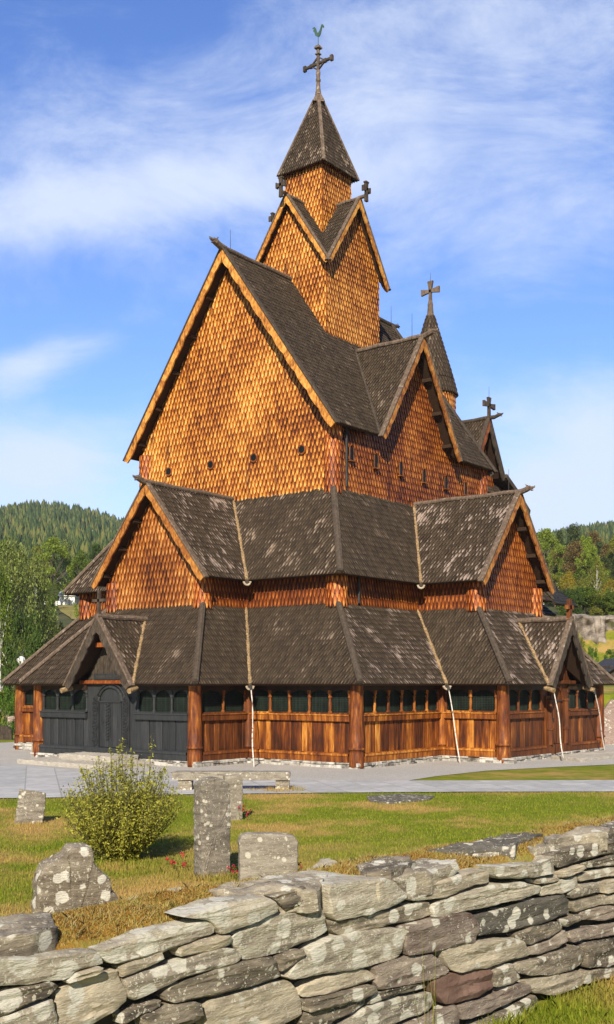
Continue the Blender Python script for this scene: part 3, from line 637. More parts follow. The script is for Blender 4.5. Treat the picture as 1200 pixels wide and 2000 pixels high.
# ---- tower
TT=1.72; TE,TR=18.3,21.2; TV=2.0
for nx,ny in((-1,0),(1,0),(0,-1),(0,1)):
    nr=V3((nx,ny,0)); sd=V3((-ny,nx,0)); sl4=(TR-TE)/TV
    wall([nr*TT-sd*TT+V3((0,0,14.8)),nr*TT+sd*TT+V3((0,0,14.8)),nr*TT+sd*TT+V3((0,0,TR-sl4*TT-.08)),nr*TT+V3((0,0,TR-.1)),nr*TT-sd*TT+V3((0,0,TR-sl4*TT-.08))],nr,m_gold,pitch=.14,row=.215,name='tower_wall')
    for k in(-1,1):
        mm=M(); panel(mm,[nr*TV+sd*k*TV+V3((0,0,TE)),V3((0,0,TR)),nr*TV+V3((0,0,TR))],sd*k+V3((0,0,.6)),style='roof',row=.19,pitch=.12,slab=.05)
        P('tower_roof',mm,[m_roof,m_soffit])
        barge(nr*TV+V3((0,0,TR+.03)),nr*TV+sd*k*(TV+.02)+V3((0,0,TE-.03)),nr,wd=.16,sc=.5,th=.05,capw=.16,cap=m_weather,mt=m_trim if k*nx+k*ny>0 or nx==0 else m_trim)
    ridge(nr*(TV+.28)+V3((0,0,TR)),nr*.9+V3((0,0,TR)),.07,m_weather)
    cross(nr*(TV+.33)+V3((0,0,TR-.15)),.75,.2,sd,m_wdark,1.8,.10,orn=True)
S2=.92; SZ=22.72
for nx,ny in((-1,0),(1,0),(0,-1),(0,1)):
    nr=V3((nx,ny,0)); sd=V3((-ny,nx,0))
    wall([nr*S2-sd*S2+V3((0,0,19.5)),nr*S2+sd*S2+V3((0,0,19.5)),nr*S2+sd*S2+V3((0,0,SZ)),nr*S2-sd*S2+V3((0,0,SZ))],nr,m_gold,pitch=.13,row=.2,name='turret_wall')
    e=1.15; ez=22.58; q=.14; qz=25.62
    mm=M(); panel(mm,[nr*e-sd*e+V3((0,0,ez)),nr*e+sd*e+V3((0,0,ez)),nr*q+sd*q+V3((0,0,qz)),nr*q-sd*q+V3((0,0,qz))],nr+V3((0,0,.3)),style='roof',row=.17,pitch=.115,slab=.05)
    P('spire_roof',mm,[m_roof_mix,m_soffit])
    mm=M(); mm.box(nr*e+sd*e+V3((0,0,ez+.02)),nr*q+sd*q+V3((0,0,qz+.05)),nr+sd,.14,.07,0,.015); P('hip_board',mm,m_weather)
mm=M(); mm.tube([(0,0,25.55),(0,0,25.58),(0,0,25.95)],[.34,.33,.12],4); 
mm.lathe((0,0,0),[(.13,25.9),(.09,26.15),(.075,26.4),(.10,26.45),(.10,26.52),(.075,26.56),(.09,26.8),(.055,26.9),(.06,27.05)],12); P('spire_cap',mm,m_weather)
def maincross():
    mm=M(); u=V3((0,0,1))
    mm.box((0,0,26.85),(0,0,27.75),(1,0,0),.11,.11,0,.02); mm.box((0,0,27.5),(0,0,27.54),(1,0,0),.19,.19); mm.box((0,0,27.74),(0,0,27.80),(1,0,0),.24,.24); mm.box((0,0,27.80),(0,0,27.86),(1,0,0),.15,.15)
    P('cross_post',mm,m_weather,cr)
    mm=M(); mm.box((0,-.68,27.15),(0,.68,27.15),u,.10,.11,0,.02)
    for k in(-1,1):
        mm.box((0,k*.62,27.15),(0,k*.72,27.15),u,.14,.24,0,.03); mm.box((0,k*.28,27.15),(0,k*.40,27.15),u,.12,.17,0,.03)
        mm.box((0,k*.05,27.38),(0,k*.28,27.20),u,.06,.05); mm.box((0,k*.05,26.93),(0,k*.28,27.10),u,.06,.05)
    P('cross_arm',mm,m_wdark,cr)
cr=bpy.data.objects.new('spire_cross',None); COL.objects.link(cr); cr.parent=church; maincross()
# weathercock
mm=M(); mm.tube([(0,0,27.85),(0,0,28.25)],.015,6)
ck=[(-.30,.34),(-.24,.30),(-.17,.10),(-.05,.02),(.03,-.02),(.12,.06),(.17,.2),(.22,.36),(.30,.30),(.33,.36),(.27,.46),(.20,.50),(.16,.44),(.10,.30),(.0,.18),(-.1,.24),(-.14,.42),(-.22,.52),(-.36,.50),(-.27,.44)]
mm.prism([V3((.0,-a_*.85,28.22+b_*.88)) for a_,b_ in ck],(.03,0,0)); P('weathercock',mm,m_copper)
# ---- chancel with its round turret
CW=[(UE,-2.3),(11.0,-2.3),(11.0,2.3),(UE,2.3)]
for a,b,h in(((UE,-2.3),(11,-2.3),(0,-1,0)),((11,-2.3),(11,2.3),(1,0,0)),((11,2.3),(UE,2.3),(0,1,0))):
    wall(rect(a,b,6.5,11.4),h,m_srust,row=.25)
chr_=14.25
for k in(-1,1):
    mm=M(); panel(mm,[(5.1,k*2.6,11.1),(11.4,k*2.6,11.1),(11.4,0,chr_),(5.1,0,chr_)],(0,k,.6),style='roof',row=.22); P('chancel_roof',mm,[m_roof,m_soffit])
    mm=M(); panel(mm,[(8.9+k*1.35,-2.75,11.9),(8.9+k*1.35,-1.9,11.9),(8.9,0,chr_+.03),(8.9,-2.75,chr_+.03)],(k,0,.5),style='roof',row=.2); P('chancel_gable_roof',mm,[m_roof,m_soffit])
    barge((8.9,-2.75,chr_+.06),(8.9+k*1.4,-2.75,11.8),(0,-1,0),wd=.24,mt=m_wdark if k>0 else m_trim_red)
wall([(7.6,-2.32,11.3),(10.2,-2.32,11.3),(8.9,-2.32,14.0)],(0,-1,0),m_russet,name='gable_wall')
mm=M(); mm.box((10.28,-2.8,11.95),(11.5,-2.8,11.3),(0,0,1),.2,.2); mm.box((11.5,-2.8,11.3),(13.0,-2.6,10.65),(0,0,1),.2,.2); P('verge_board',mm,m_wdark)
ridge((8.9,-3.0,chr_+.02),(8.9,0,chr_+.02)); dragon((8.9,-3.0,chr_+.08),(0,-1,0),.7,m_wdark); cross((8.9,-2.75,chr_+.1),.9,.5,(1,0,0),m_wdark,2.4,.11); rod((8.9,-2.75,chr_+1),.5)
mm=M(); panel(mm,[(10.9,-5.0,6.7-.6),(13.3,-5.0,6.1),(12.4,-2.35,8.4),(10.9,-2.35,8.4)],(0,-1,.6),style='roof'); panel(mm,[(11.0,-2.3,11.1),(13.2,-2.3,10.6),(13.2,2.3,10.6),(11.0,2.3,11.1)],(0,0,1),style='roof')
P('apse_roof',mm,[m_roof_black,m_soffit])
mm=M()
for k,(z,o_) in enumerate(((6.9,0),(6.15,.35))): panel(mm,[(8.6,-3.7-o_,z-.45),(12.6+o_,-3.7-o_,z-.45),(12.0+o_,-2.7-o_*.6,z+.6),(8.6,-2.7-o_*.6,z+.6)],(0,-1,.8),style='roof')
P('chancel_skirt_roof',mm,[m_roof_black,m_soffit])
mm=M(); mm.prism([Z(p,5) for p in((ME,-3.1),(12.0,-3.1),(12.0,3.1),(ME,3.1))],(0,0,3.4)); P('chancel_wall',mm,m_soffit)
mm=M(); panel(mm,[(10.15,-2.78,12.05),(11.6,-2.78,11.25),(11.6,2.4,11.25),(10.15,2.4,12.05)],(.4,0,1),style='roof'); panel(mm,[(11.6,-2.78,11.25),(13.0,-2.5,10.6),(13.0,2.5,10.6),(11.6,2.4,11.25)],(.3,0,1),style='roof')
P('flared_roof',mm,[m_roof,m_soffit])
mm=M(); ring(mm,(11.3,0),6.0,10.9,2.2,2.2,row=.25,pitch=.15,seg=32); P('apse_wall',mm,[m_russet,m_backing])
tc_=(8.42,0)
mm=M(); ring(mm,tc_,12.5,15.75,1.1,1.1,row=.24,pitch=.15,seg=32); P('turret_drum',mm,[m_gold,m_backing])
mm=M(); ring(mm,tc_,15.62,16.3,1.22,1.06,row=.22,pitch=.14,style='roof',seg=32); ring(mm,tc_,16.3,19.3,1.06,.17,row=.22,pitch=.14,style='roof',seg=32); P('turret_cone',mm,[m_roof,m_soffit])
mm=M(); mm.lathe((tc_[0],0,0),[(.2,19.2),(.22,19.3),(.15,19.4),(.12,19.75),(.13,19.8),(.07,20.1)],10); P('turret_cap',mm,m_weather)
cross((tc_[0],0,19.7),1.2,.48,(0,1,0),m_weather,2.6,.11); rod((tc_[0],0,20.9),.4)
# ------------------------------------------------------------------ the land (X to the right of the view, D along it)
NP=(-1.03,3.73)                                 # near edge line of the churchyard wall, running at 45 degrees
def qd(X,D): return (-(X-NP[0])+(D-NP[1]))*.70711
def sm(x,a,b): t=np.clip((x-a)/(b-a),0,1); return t*t*(3-2*t)
LT=([0,70,85,100,115,150,250,400,600,700,900,1400,3000],[0,0,2.5,6.2,9.4,13.5,27,52,87,93,96,80,60])
RT=([0,42,50,60,75,88,93,150,300,450,600,700,900,1400,3000],[0,0,.8,1.9,3.0,4.3,7.9,14,36,58,79,84,86,75,60])
def gz(X,D):
    X=np.asarray(X,float); D=np.asarray(D,float); a=X/np.maximum(D,25.)
    l=np.interp(D,*LT)*(1-.06*sm(a,-.28,-.14)); r=np.interp(D,*RT); t=sm(a,.0,.14)
    z=l*(1-t)+r*t
    z=z+sm(D,60,200)*(1.6*np.sin(X*.045+1.3)+1.1*np.sin(D*.06+X*.02))+sm(D,300,600)*4*np.sin(a*23+.5)
    q=qd(X,D); inside=.42*(1-sm(q,.7,8.5)); near=sm(q,.25,.62)
    return np.where(D<60,(.75*(1-near)+inside*near),z)
def gzs(X,D): return float(gz(X,D))
def hit(px,py,dmin=7):
    k=(px-600)/FPX; m_=(HOR-py)/FPX; D=dmin
    while D<900:
        if gzs(k*D,D)>=2.5+m_*D: break
        D+=.05+D*.003
    return k*D,D
def cp(X,D,up=0.0): return cw(X,D,gzs(X,D)+up)
Ds=np.concatenate([np.arange(-12,2,1.0),np.arange(2,12,.16),np.arange(12,62,1.0),np.geomspace(62,1500,80)])
As=np.concatenate([np.linspace(-1.1,-.42,16),np.linspace(-.4,.4,140),np.linspace(.42,1.1,16)])
gv=[];
for D in Ds:
    Xs=As*(max(D,0)+5.0+max(0,min(1,(10-D)/10))*4); zs_=gz(Xs,np.full_like(Xs,D))
    for X,z in zip(Xs,zs_): gv.append(tuple(cw(X,D,z)))
na=len(As); gf=[(i*na+j,i*na+j+1,(i+1)*na+j+1,(i+1)*na+j) for i in range(len(Ds)-1) for j in range(na-1)]
GREEN=[(.080,.115,.007),(.13,.165,.010),(.185,.205,.016),(.25,.225,.03)]
m_lawn=mat('lawn_turf',GREEN,island=0,nscale=2.2,nstr=.9,rough=.9,bump=.5,bscale=40,spec=.1,big=(.25,.3),pale=[(.33,.545,.08,(.38,.25,.08),'n'),(.11,.575,.07,(.33,.24,.07),'n')])
me=bpy.data.meshes.new('ground'); me.from_pydata(gv,[],gf); me.materials.append(m_lawn); me.materials.append(mat('hill_floor',[(.03,.038,.012),(.05,.06,.018),(.09,.085,.03)],nscale=.3,rough=.95,bump=0)); me.polygons.foreach_set('material_index',[1 if Ds[i]>92 else 0 for i in range(len(Ds)-1) for j in range(na-1)]); me.polygons.foreach_set('use_smooth',[True]*len(gf)); ground=bpy.data.objects.new('ground',me); COL.objects.link(ground); tag(ground,kind='structure')
def sheet(name,pts,mt,z,sub=0):
    mm=M(); mm.add([V3((p[0],p[1],z)) for p in pts],[tuple(range(len(pts)))]); o=mm.build(name,mt); 
    return tag(o,kind='structure')
m_gravel=mat('gravel',[(.25,.23,.21),(.41,.39,.355),(.56,.54,.50)],island=0,nscale=28,nstr=1.0,rough=.95,bump=.6,bscale=45,big=(.4,.15))
def gx(p): return gp(*p)
G0=offs(P0,1.5)
sheet('gravel_apron',[(p.x,p.y) for p in [gp(-90,1478),gp(-90,1520),gp(140,1519),gp(600,1527.5),gp(792,1526),gp(850,1517),gp(950,1506),gp(1080,1499),gp(1500,1480),gp(1500,1455)]]+[(13,-4),(13,9),(-9,13),(-12,9)],m_gravel,.012)
def pavmat():
    m=bpy.data.materials.new('slate_paving'); m.use_nodes=True; t=m.node_tree; p=t.nodes['Principled BSDF']; l=t.links
    tc=nd(t,'ShaderNodeTexCoord'); mp=nd(t,'ShaderNodeMapping'); mp.inputs['Rotation'].default_value=(0,0,TH-math.radians(90)); l.new(tc.outputs['Object'],mp.inputs[0])
    b=nd(t,'ShaderNodeTexBrick',offset=.37,squash=.8,squash_frequency=3); b.inputs['Scale'].default_value=1.0; b.inputs['Brick Width'].default_value=.7; b.inputs['Row Height'].default_value=.8; b.inputs['Mortar Size'].default_value=.018
    b.inputs['Color1'].default_value=(.36,.36,.355,1); b.inputs['Color2'].default_value=(.46,.455,.44,1); b.inputs['Mortar'].default_value=(.30,.30,.28,1); l.new(mp.outputs[0],b.inputs[0])
    n=nd(t,'ShaderNodeTexNoise',i_Scale=3.5,i_Detail=6); l.new(tc.outputs['Object'],n.inputs[0])
    x=nd(t,'ShaderNodeMix',data_type='RGBA',blend_type='MULTIPLY'); x.inputs[0].default_value=.7; l.new(b.outputs[0],x.inputs[6]); r=nd(t,'ShaderNodeMapRange'); r.inputs[3].default_value=.5; r.inputs[4].default_value=1.5; l.new(n.outputs[0],r.inputs[0]); l.new(r.outputs[0],x.inputs[7]); l.new(x.outputs[2],p.inputs['Base Color'])
    p.inputs['Roughness'].default_value=.8; bm=nd(t,'ShaderNodeBump',i_Strength=.4,i_Distance=.01); l.new(b.outputs['Fac'],bm.inputs['Height']); l.new(bm.outputs[0],p.inputs['Normal'])
    return m
pv=[(-90,1500),(-10,1493),(80,1499),(150,1507),(300,1515),(420,1521),(600,1525),(800,1526),(2100,1523),(2100,1546),(900,1548),(620,1550),(300,1554),(130,1559),(-90,1562)]
sheet('paved_path',[(gx(p).x,gx(p).y) for p in pv],pavmat(),.022)
# ---- rough stones
def rough_stone(out,U,Vv,W,O,depth,amp=.007,fr=6,bev=.006,strata=.012,seg=.035,name='wall_stone',mt=None,parent=None,smooth=True,top=False,grow=.003):
    """outline (u,v) in metres, front face at O+..., extruded backwards along -W"""
    pts=[]; n=len(out)
    for i in range(n):
        a=np.array(out[i]);b=np.array(out[(i+1)%n]); k=max(1,int(np.linalg.norm(b-a)/(seg*.6)))
        for j in range(k): pts.append(a+(b-a)*j/k)
    pts=np.array(pts); 
    c=pts.mean(0); sd0=random.uniform(0,90)
    dd=pts-c; L0=np.linalg.norm(dd,axis=1)[:,None]; pts=pts+dd/L0*(grow+np.array([[noise.noise(V3((p[0]*9+sd0,p[1]*9,0)))*.007+noise.noise(V3((p[0]*34+sd0,p[1]*34,0)))*.005] for p in pts]))
    pts=.7*pts+.15*(np.roll(pts,1,0)+np.roll(pts,-1,0)); m=len(pts); rings=[]
    def ins(e): 
        d=c-pts; L_=np.linalg.norm(d,axis=1)[:,None]; return pts+d/L_*np.minimum(e,L_*.6)
    def scl(s): return c+(pts-c)*s
    rings.append((ins(bev*1.2),-depth)); 
    nsd=max(2,min(7,int(depth/(seg*1.4))))
    for i in range(nsd+1): rings.append((pts,-depth+bev+(depth-2*bev)*i/nsd))
    rings+=[(ins(bev*.35),-bev*.35),(ins(bev),0)]
    for s in (.84,.68,.52,.36,.2): rings.append((c+(ins(bev)-c)*s,.004))
    vs=[];seed=random.uniform(0,50)
    def put(u,v,w_):
        q=V3((u*fr+seed,v*fr*1.6,w_*fr)); d=noise.noise_vector(q)*amp+noise.noise_vector(q*3.3)*amp*.6+noise.noise_vector(q*8)*amp*.25
        st=noise.noise(V3((u*2.2+seed,v*30,w_*2)))*strata+noise.noise(V3((u*5+seed,v*75,w_*4)))*strata*.5
        return V3(O)+V3(U)*(u+d.x)+V3(Vv)*(v+d.y*.6)+V3(W)*(w_+d.z+st)
    for r,w_ in rings:
        for p in r: vs.append(put(p[0],p[1],w_))
    vs.append(put(c[0],c[1],.004)); fs=[]
    for i in range(len(rings)-1):
        for j in range(m): j2=(j+1)%m; fs.append((i*m+j,i*m+j2,(i+1)*m+j2,(i+1)*m+j))
    l=(len(rings)-1)*m
    for j in range(m): fs.append((l+j,l+(j+1)%m,len(vs)-1))
    fs.append(tuple(reversed(range(m))))
    if V3(U).cross(V3(Vv)).dot(V3(W))<0: fs=[f[::-1] for f in fs]
    a=0.0
    for j in range(m): k=(j+1)%m; a+=pts[j][0]*pts[k][1]-pts[k][0]*pts[j][1]
    if a<0: fs=[f[::-1] for f in fs]
    mm=M(); mm.add(vs,fs); o=mm.build(name,mt,parent)
    o.data.polygons.foreach_set('use_smooth',[smooth]*len(fs)); o.data.set_sharp_from_angle(angle=math.radians(24))
    return o
LICH=(.53,.505,.42)
def stonemat(name,cols,l1=.40,l2=.45,big=.45,lich=LICH):
    m=mat(name,cols,island=0,nscale=4,nstr=.8,stretch=(1.2,1.2,5),rough=.9,bump=.7,bscale=22,spec=.2,pale=[(9.5,l1-.07,.03,lich,'vor'),(62,l2-.04,.04,(lich[0]*.9,lich[1]*.9,lich[2]*.85),'vor'),(27,l2,.03,(lich[0]*.82,lich[1]*.8,lich[2]*.72),'vor')])
    t=m.node_tree; r=[x for x in t.nodes if x.type=='VALTORGB'][0]; src=r.inputs[0].links[0].from_socket
    oi=nd(t,'ShaderNodeObjectInfo'); v=mth(t,'MULTIPLY_ADD',mth(t,'SUBTRACT',oi.outputs['Random'],.5),big,src); t.links.new(v,r.inputs[0]); return m
m_wall=stonemat('wall_schist',[(.055,.046,.034),(.18,.15,.11),(.35,.30,.215),(.50,.43,.31)],.13,.20,.5)
m_wallw=stonemat('wall_schist_lichened',[(.12,.105,.08),(.25,.215,.165),(.38,.335,.25),(.50,.44,.335)],.01,.10,.3)
m_wallr=stonemat('wall_stone_reddish',[(.09,.05,.04),(.19,.15,.12),(.30,.245,.19),(.40,.34,.26)],.16,.24,.2)
m_core=mat('wall_core',[(.02,.018,.014),(.05,.045,.035)],nscale=9,rough=.95)  # dark colour so that the gaps between the stones look shadowed
m_moss=mat('dry_moss',[(.10,.06,.015),(.20,.105,.02),(.30,.17,.035),(.26,.22,.05)],island=.5,nscale=9,nstr=1.0,rough=.95,bump=.8,bscale=60,spec=.05,pale=[(7,.62,.05,(.38,.30,.16),'n'),(4,.66,.04,(.13,.15,.03),'n')])
S45=math.sqrt(.5)
WU=(RGT*S45+FWD*S45); WN=(RGT*S45-FWD*S45)          # along the wall; outward (towards the road)
wallroot=empty('dry_stone_wall',cw(NP[0]+1.4,NP[1]+1.4,.75),label='low dry stone wall of lichen-covered slabs with mossy top in the foreground',cat='wall')
wallroot.rotation_euler=(0,0,0); wl=wallroot.location.copy()
ORG=cw(NP[0],NP[1],0)
def onw(px,py,back=0.0):
    k=(px-600)/FPX; X0,D0=NP[0]-back*S45,NP[1]+back*S45
    t=(k*D0-X0)/(S45*(1-k)); D=D0+S45*t; return t,2.5-(py-HOR)/FPX*D
ST=[
[(-40,1876),(80,1872),(165,1860),(192,1857),(207,1883),(150,1897),(141,1911),(126,1915),(82,1916),(75,1921),(-40,1932),1],
[(-40,1955),(0,1945),(100,1917),(122,1928),(100,1947),(55,1965),(40,1976),(0,1990),(-40,1999),0],
[(-40,2006),(60,1974),(110,1950),(115,1985),(117,2020),(-40,2050),1],
[(118,1940),(150,1922),(200,1907),(238,1895),(246,1925),(256,1958),(225,1980),(190,1998),(160,2016),(117,2018),0],
[(130,1916),(150,1902),(200,1888),(203,1898),(165,1913),(135,1922),0],
[(192,1856),(215,1853),(300,1822),(410,1797),(425,1812),(423,1823),(320,1862),(230,1886),(212,1880),1],
[(355,1791),(420,1770),(520,1750),(535,1760),(543,1782),(495,1802),(432,1824),(424,1811),(412,1797),1],
[(530,1750),(595,1732),(612,1742),(618,1757),(600,1765),(562,1779),(550,1765),0],
[(355,1852),(440,1826),(455,1827),(463,1837),(455,1848),(360,1871),(354,1865),0],
[(238,1890),(320,1860),(325,1873),(300,1887),(260,1905),(242,1914),(240,1900),0],
[(250,1915),(270,1905),(370,1875),(440,1853),(465,1853),(481,1868),(460,1885),(350,1913),(300,1940),(270,1957),(255,1948),1],
[(457,1828),(480,1815),(540,1788),(632,1765),(640,1785),(650,1820),(600,1845),(545,1865),(483,1876),(475,1862),(463,1845),1],
[(325,1945),(340,1927),(400,1902),(480,1881),(540,1870),(550,1895),(556,1908),(500,1925),(420,1945),(345,1961),(330,1955),0],
[(403,1975),(415,1957),(500,1934),(570,1917),(590,1935),(597,1983),(570,1998),(530,2016),(410,2024),0],
[(282,1986),(330,1969),(390,1956),(396,1980),(385,1996),(330,2014),(290,2014),0],
[(240,1985),(300,1960),(325,1954),(322,1970),(280,1985),(240,2006),0],
[(545,1869),(592,1854),(597,1865),(575,1885),(553,1899),(548,1885),0],
[(560,1909),(600,1860),(640,1836),(700,1821),(780,1812),(793,1823),(785,1855),(784,1867),(700,1892),(600,1909),(568,1913),1],
[(640,1727),(690,1722),(750,1716),(765,1719),(785,1738),(796,1750),(780,1765),(720,1785),(660,1798),(645,1785),(643,1750),1],
[(768,1716),(800,1713),(840,1705),(895,1683),(901,1698),(893,1712),(835,1727),(815,1736),(790,1735),1],
[(795,1744),(830,1731),(930,1701),(955,1699),(958,1724),(930,1730),(870,1752),(830,1759),(800,1758),0],
[(650,1801),(680,1796),(770,1778),(830,1760),(845,1764),(853,1783),(835,1795),(760,1808),(680,1830),(662,1822),0],
[(848,1772),(860,1761),(960,1730),(1020,1723),(1060,1731),(1057,1745),(980,1765),(900,1783),(852,1794),(848,1784),1],
[(786,1812),(830,1799),(910,1782),(925,1787),(933,1810),(925,1840),(900,1845),(850,1858),(796,1867),(789,1850),(793,1827),2],
[(600,1926),(640,1910),(715,1892),(735,1901),(738,1914),(710,1925),(650,1940),(600,1951),(590,1945),0],
[(600,1956),(650,1943),(730,1923),(738,1937),(700,1953),(640,1970),(602,1978),0],
[(600,1984),(660,1969),(718,1951),(720,1963),(690,1980),(660,1995),(640,2014),(602,2020),0],
[(730,1891),(760,1876),(845,1864),(860,1876),(878,1895),(870,1907),(820,1918),(745,1933),(735,1920),(739,1905),2],
[(740,1941),(790,1927),(835,1921),(842,1930),(800,1942),(760,1951),(724,1965),(724,1954),0],
[(668,2008),(722,1970),(790,1950),(850,1940),(857,1960),(845,1978),(800,1992),(760,2010),(672,2026),1],
[(842,1919),(880,1903),(960,1891),(965,1915),(964,1930),(940,1947),(900,1959),(875,1962),(852,1940),3],
[(862,1851),(870,1846),(960,1836),(1015,1834),(1030,1846),(1035,1864),(1000,1876),(900,1899),(886,1897),(871,1880),0],
[(931,1791),(1000,1773),(1050,1757),(1107,1748),(1114,1765),(1114,1784),(1050,1807),(1000,1821),(936,1829),(932,1810),4],
[(957,1692),(1000,1690),(1060,1685),(1076,1671),(1080,1690),(1079,1704),(1040,1714),(975,1717),(965,1709),1],
[(1080,1670),(1120,1656),(1180,1644),(1240,1634),(1240,1658),(1180,1671),(1130,1685),(1092,1696),(1083,1688),0],
[(1047,1719),(1090,1707),(1094,1717),(1085,1723),(1052,1728),0],
[(1098,1702),(1140,1688),(1143,1697),(1130,1705),(1099,1716),0],
[(1145,1687),(1170,1679),(1240,1663),(1240,1689),(1180,1693),(1147,1696),0],
[(1062,1746),(1067,1732),(1130,1712),(1134,1733),(1110,1742),(1064,1750),1],
[(1133,1711),(1170,1700),(1240,1691),(1240,1708),(1180,1714),(1141,1723),0],
[(1114,1746),(1140,1731),(1171,1723),(1174,1742),(1145,1750),(1119,1756),1],
[(1177,1724),(1240,1712),(1240,1737),(1180,1745),0],
[(1118,1763),(1160,1753),(1240,1742),(1240,1763),(1170,1769),(1126,1782),(1121,1775),0],
[(1139,1781),(1180,1771),(1240,1766),(1240,1790),(1170,1799),(1140,1797),2],
[(1012,1826),(1040,1811),(1095,1801),(1102,1814),(1085,1825),(1040,1844),(1021,1845),0],
[(1099,1798),(1137,1785),(1134,1796),(1106,1811),0],
[(1037,1850),(1070,1840),(1110,1817),(1114,1839),(1095,1851),(1060,1864),(1040,1866),2],
[(1118,1821),(1160,1811),(1240,1801),(1240,1824),(1170,1834),(1126,1842),(1118,1835),2],
[(1006,1889),(1020,1879),(1060,1873),(1130,1848),(1139,1860),(1142,1879),(1120,1896),(1070,1903),(1040,1907),(1013,1902),0],
[(1143,1848),(1170,1839),(1240,1831),(1240,1879),(1180,1887),(1146,1891),0],
[(963,1896),(1000,1883),(1014,1909),(1000,1921),(969,1926),0],
[(900,1966),(960,1951),(1010,1923),(1035,1921),(1044,1937),(1010,1954),(960,1977),(906,1994),2],
[(1029,1917),(1080,1907),(1139,1896),(1140,1925),(1085,1945),(1046,1940),0],
[(1146,1897),(1200,1889),(1240,1884),(1240,1905),(1190,1912),(1147,1925),0],
[(930,2004),(1000,1972),(1046,1944),(1056,1962),(1000,2002),(960,2022),0],
[(800,2007),(860,1977),(894,1962),(898,1990),(900,2020),(802,2030),2],

]
mts=[m_wall,m_wallw,m_wallr,mat('red_stone',[(.13,.075,.055),(.20,.125,.095),(.28,.19,.145)],nscale=5,rough=.9,bump=.5),stonemat('wall_dark_stone',[(.05,.046,.038),(.11,.10,.08),(.19,.17,.135)],.17,.24,.1)]
mts_low=M()
def addstone(uv,mi,depth,back,**k):
    o=rough_stone(uv,WU,V3((0,0,1)),WN,ORG-wl-WN*back,depth,mt=mts[mi],parent=wallroot,**k); return o
for si_,s in enumerate(ST):
    mi=s[-1]; uv=[onw(x,y) for x,y in s[:-1]]; addstone(uv,mi,{0:.13,5:.12,6:.13,7:.2,33:.16,34:.14,18:.36,19:.34}.get(si_,random.uniform(.26,.34)),random.uniform(-.014,.02))
# courses that run on below and beyond the picture: one mesh of rough slabs
def zlim(t):
    D=NP[1]+S45*t; X=NP[0]+S45*t; px=600+FPX*X/D
    if px<-38 or px>1238: return 1.6
    if px>900: return 0
    return 2.5-(2022-HOR)/FPX*D
filler=[]
t=-3.2
z=.60
while z<1.56:
    hh=random.uniform(.07,.12); t=-3.4
    while t<17:
        l_=random.uniform(.2,.5); zl=min(zlim(t),zlim(t+l_),zlim(t+l_/2))
        if zl>z+.03 and len(filler)<34 or (zl>1.5):
            zt_=min(z+hh,zl)
            if zt_-z>.03: filler.append([(t+.006,z+.003+random.uniform(0,.01)),(t+l_-.008,z+.004),(t+l_-.006+random.uniform(-.02,0),zt_-.006),(t+.01,zt_-.004+random.uniform(-.01,0))])
        t+=l_
    z+=hh
fm=M()
for uv in filler:
    o=rough_stone(uv,WU,V3((0,0,1)),WN,ORG-wl+WN*random.uniform(-.012,.01),.28,mt=m_wall,parent=wallroot,seg=.06,name='tmp')
    fm.add([v.co[:] for v in o.data.vertices],[tuple(p.vertices) for p in o.data.polygons]); bpy.data.objects.remove(o)
o=fm.build('lower_courses',m_wall,wallroot); o.data.polygons.foreach_set('use_smooth',[True]*len(fm.f))
mm=M(); a=ORG-wl-WN*.075+WU*-3.4; b=ORG-wl-WN*.075+WU*8.6; u=V3((0,0,1))
mm.prism([a+u*.2,a-WN*.46+u*.2,a-WN*.46+u*1.53,a+u*1.50],WU*20.5); mm.build('wall_core',m_core,wallroot)
# slabs lying on the far edge of the wall top
FT=[[(-60,1801),(0,1790),(95,1778),(106,1786),(105,1812),(60,1826),(0,1836),(-60,1848),0],
[(215,1764),(300,1751),(340,1738),(382,1733),(386,1742),(330,1753),(230,1769),1],
[(408,1737),(430,1727),(500,1716),(560,1707),(640,1702),(622,1733),(560,1739),(480,1746),(420,1742),0],
[(598,1696),(640,1680),(662,1686),(650,1694),(610,1699),1],[(695,1692),(720,1679),(800,1673),(812,1681),(765,1703),(715,1704),0],
[(640,1722),(632,1712),(650,1704),(720,1709),(762,1717),(742,1723),0],[(768,1714),(745,1705),(830,1687),(893,1681),(840,1703),0],
[(812,1666),(900,1649),(1000,1628),(1060,1629),(1012,1645),(1005,1652),(950,1655),(900,1658),4],
[(1060,1636),(1100,1626),(1150,1613),(1190,1619),(1185,1628),(1120,1633),(1070,1641),0],[(1170,1613),(1250,1588),(1250,1611),(1190,1619),0],
[(1010,1650),(1040,1634),(1068,1642),(1080,1651),(1035,1656),1],[(900,1664),(1008,1654),(1005,1662),(930,1668),1]]
for k,s in enumerate(FT):
    zt=1.63 if k in(0,2,4,7,8,9) else 1.60
    P_=[cw((x-600)/FPX*((2.5-zt)*FPX/(y-HOR)),(2.5-zt)*FPX/(y-HOR),0) for x,y in s[:-1]]
    uv=[((p-ORG).dot(WU),(p-ORG).dot(WN)) for p in P_]
    rough_stone(uv,WU,WN,V3((0,0,1)),ORG-wl+V3((0,0,zt)),.11,mt=mts[s[-1]],parent=wallroot,name='cap_stone',strata=.003,amp=.016,seg=.03)
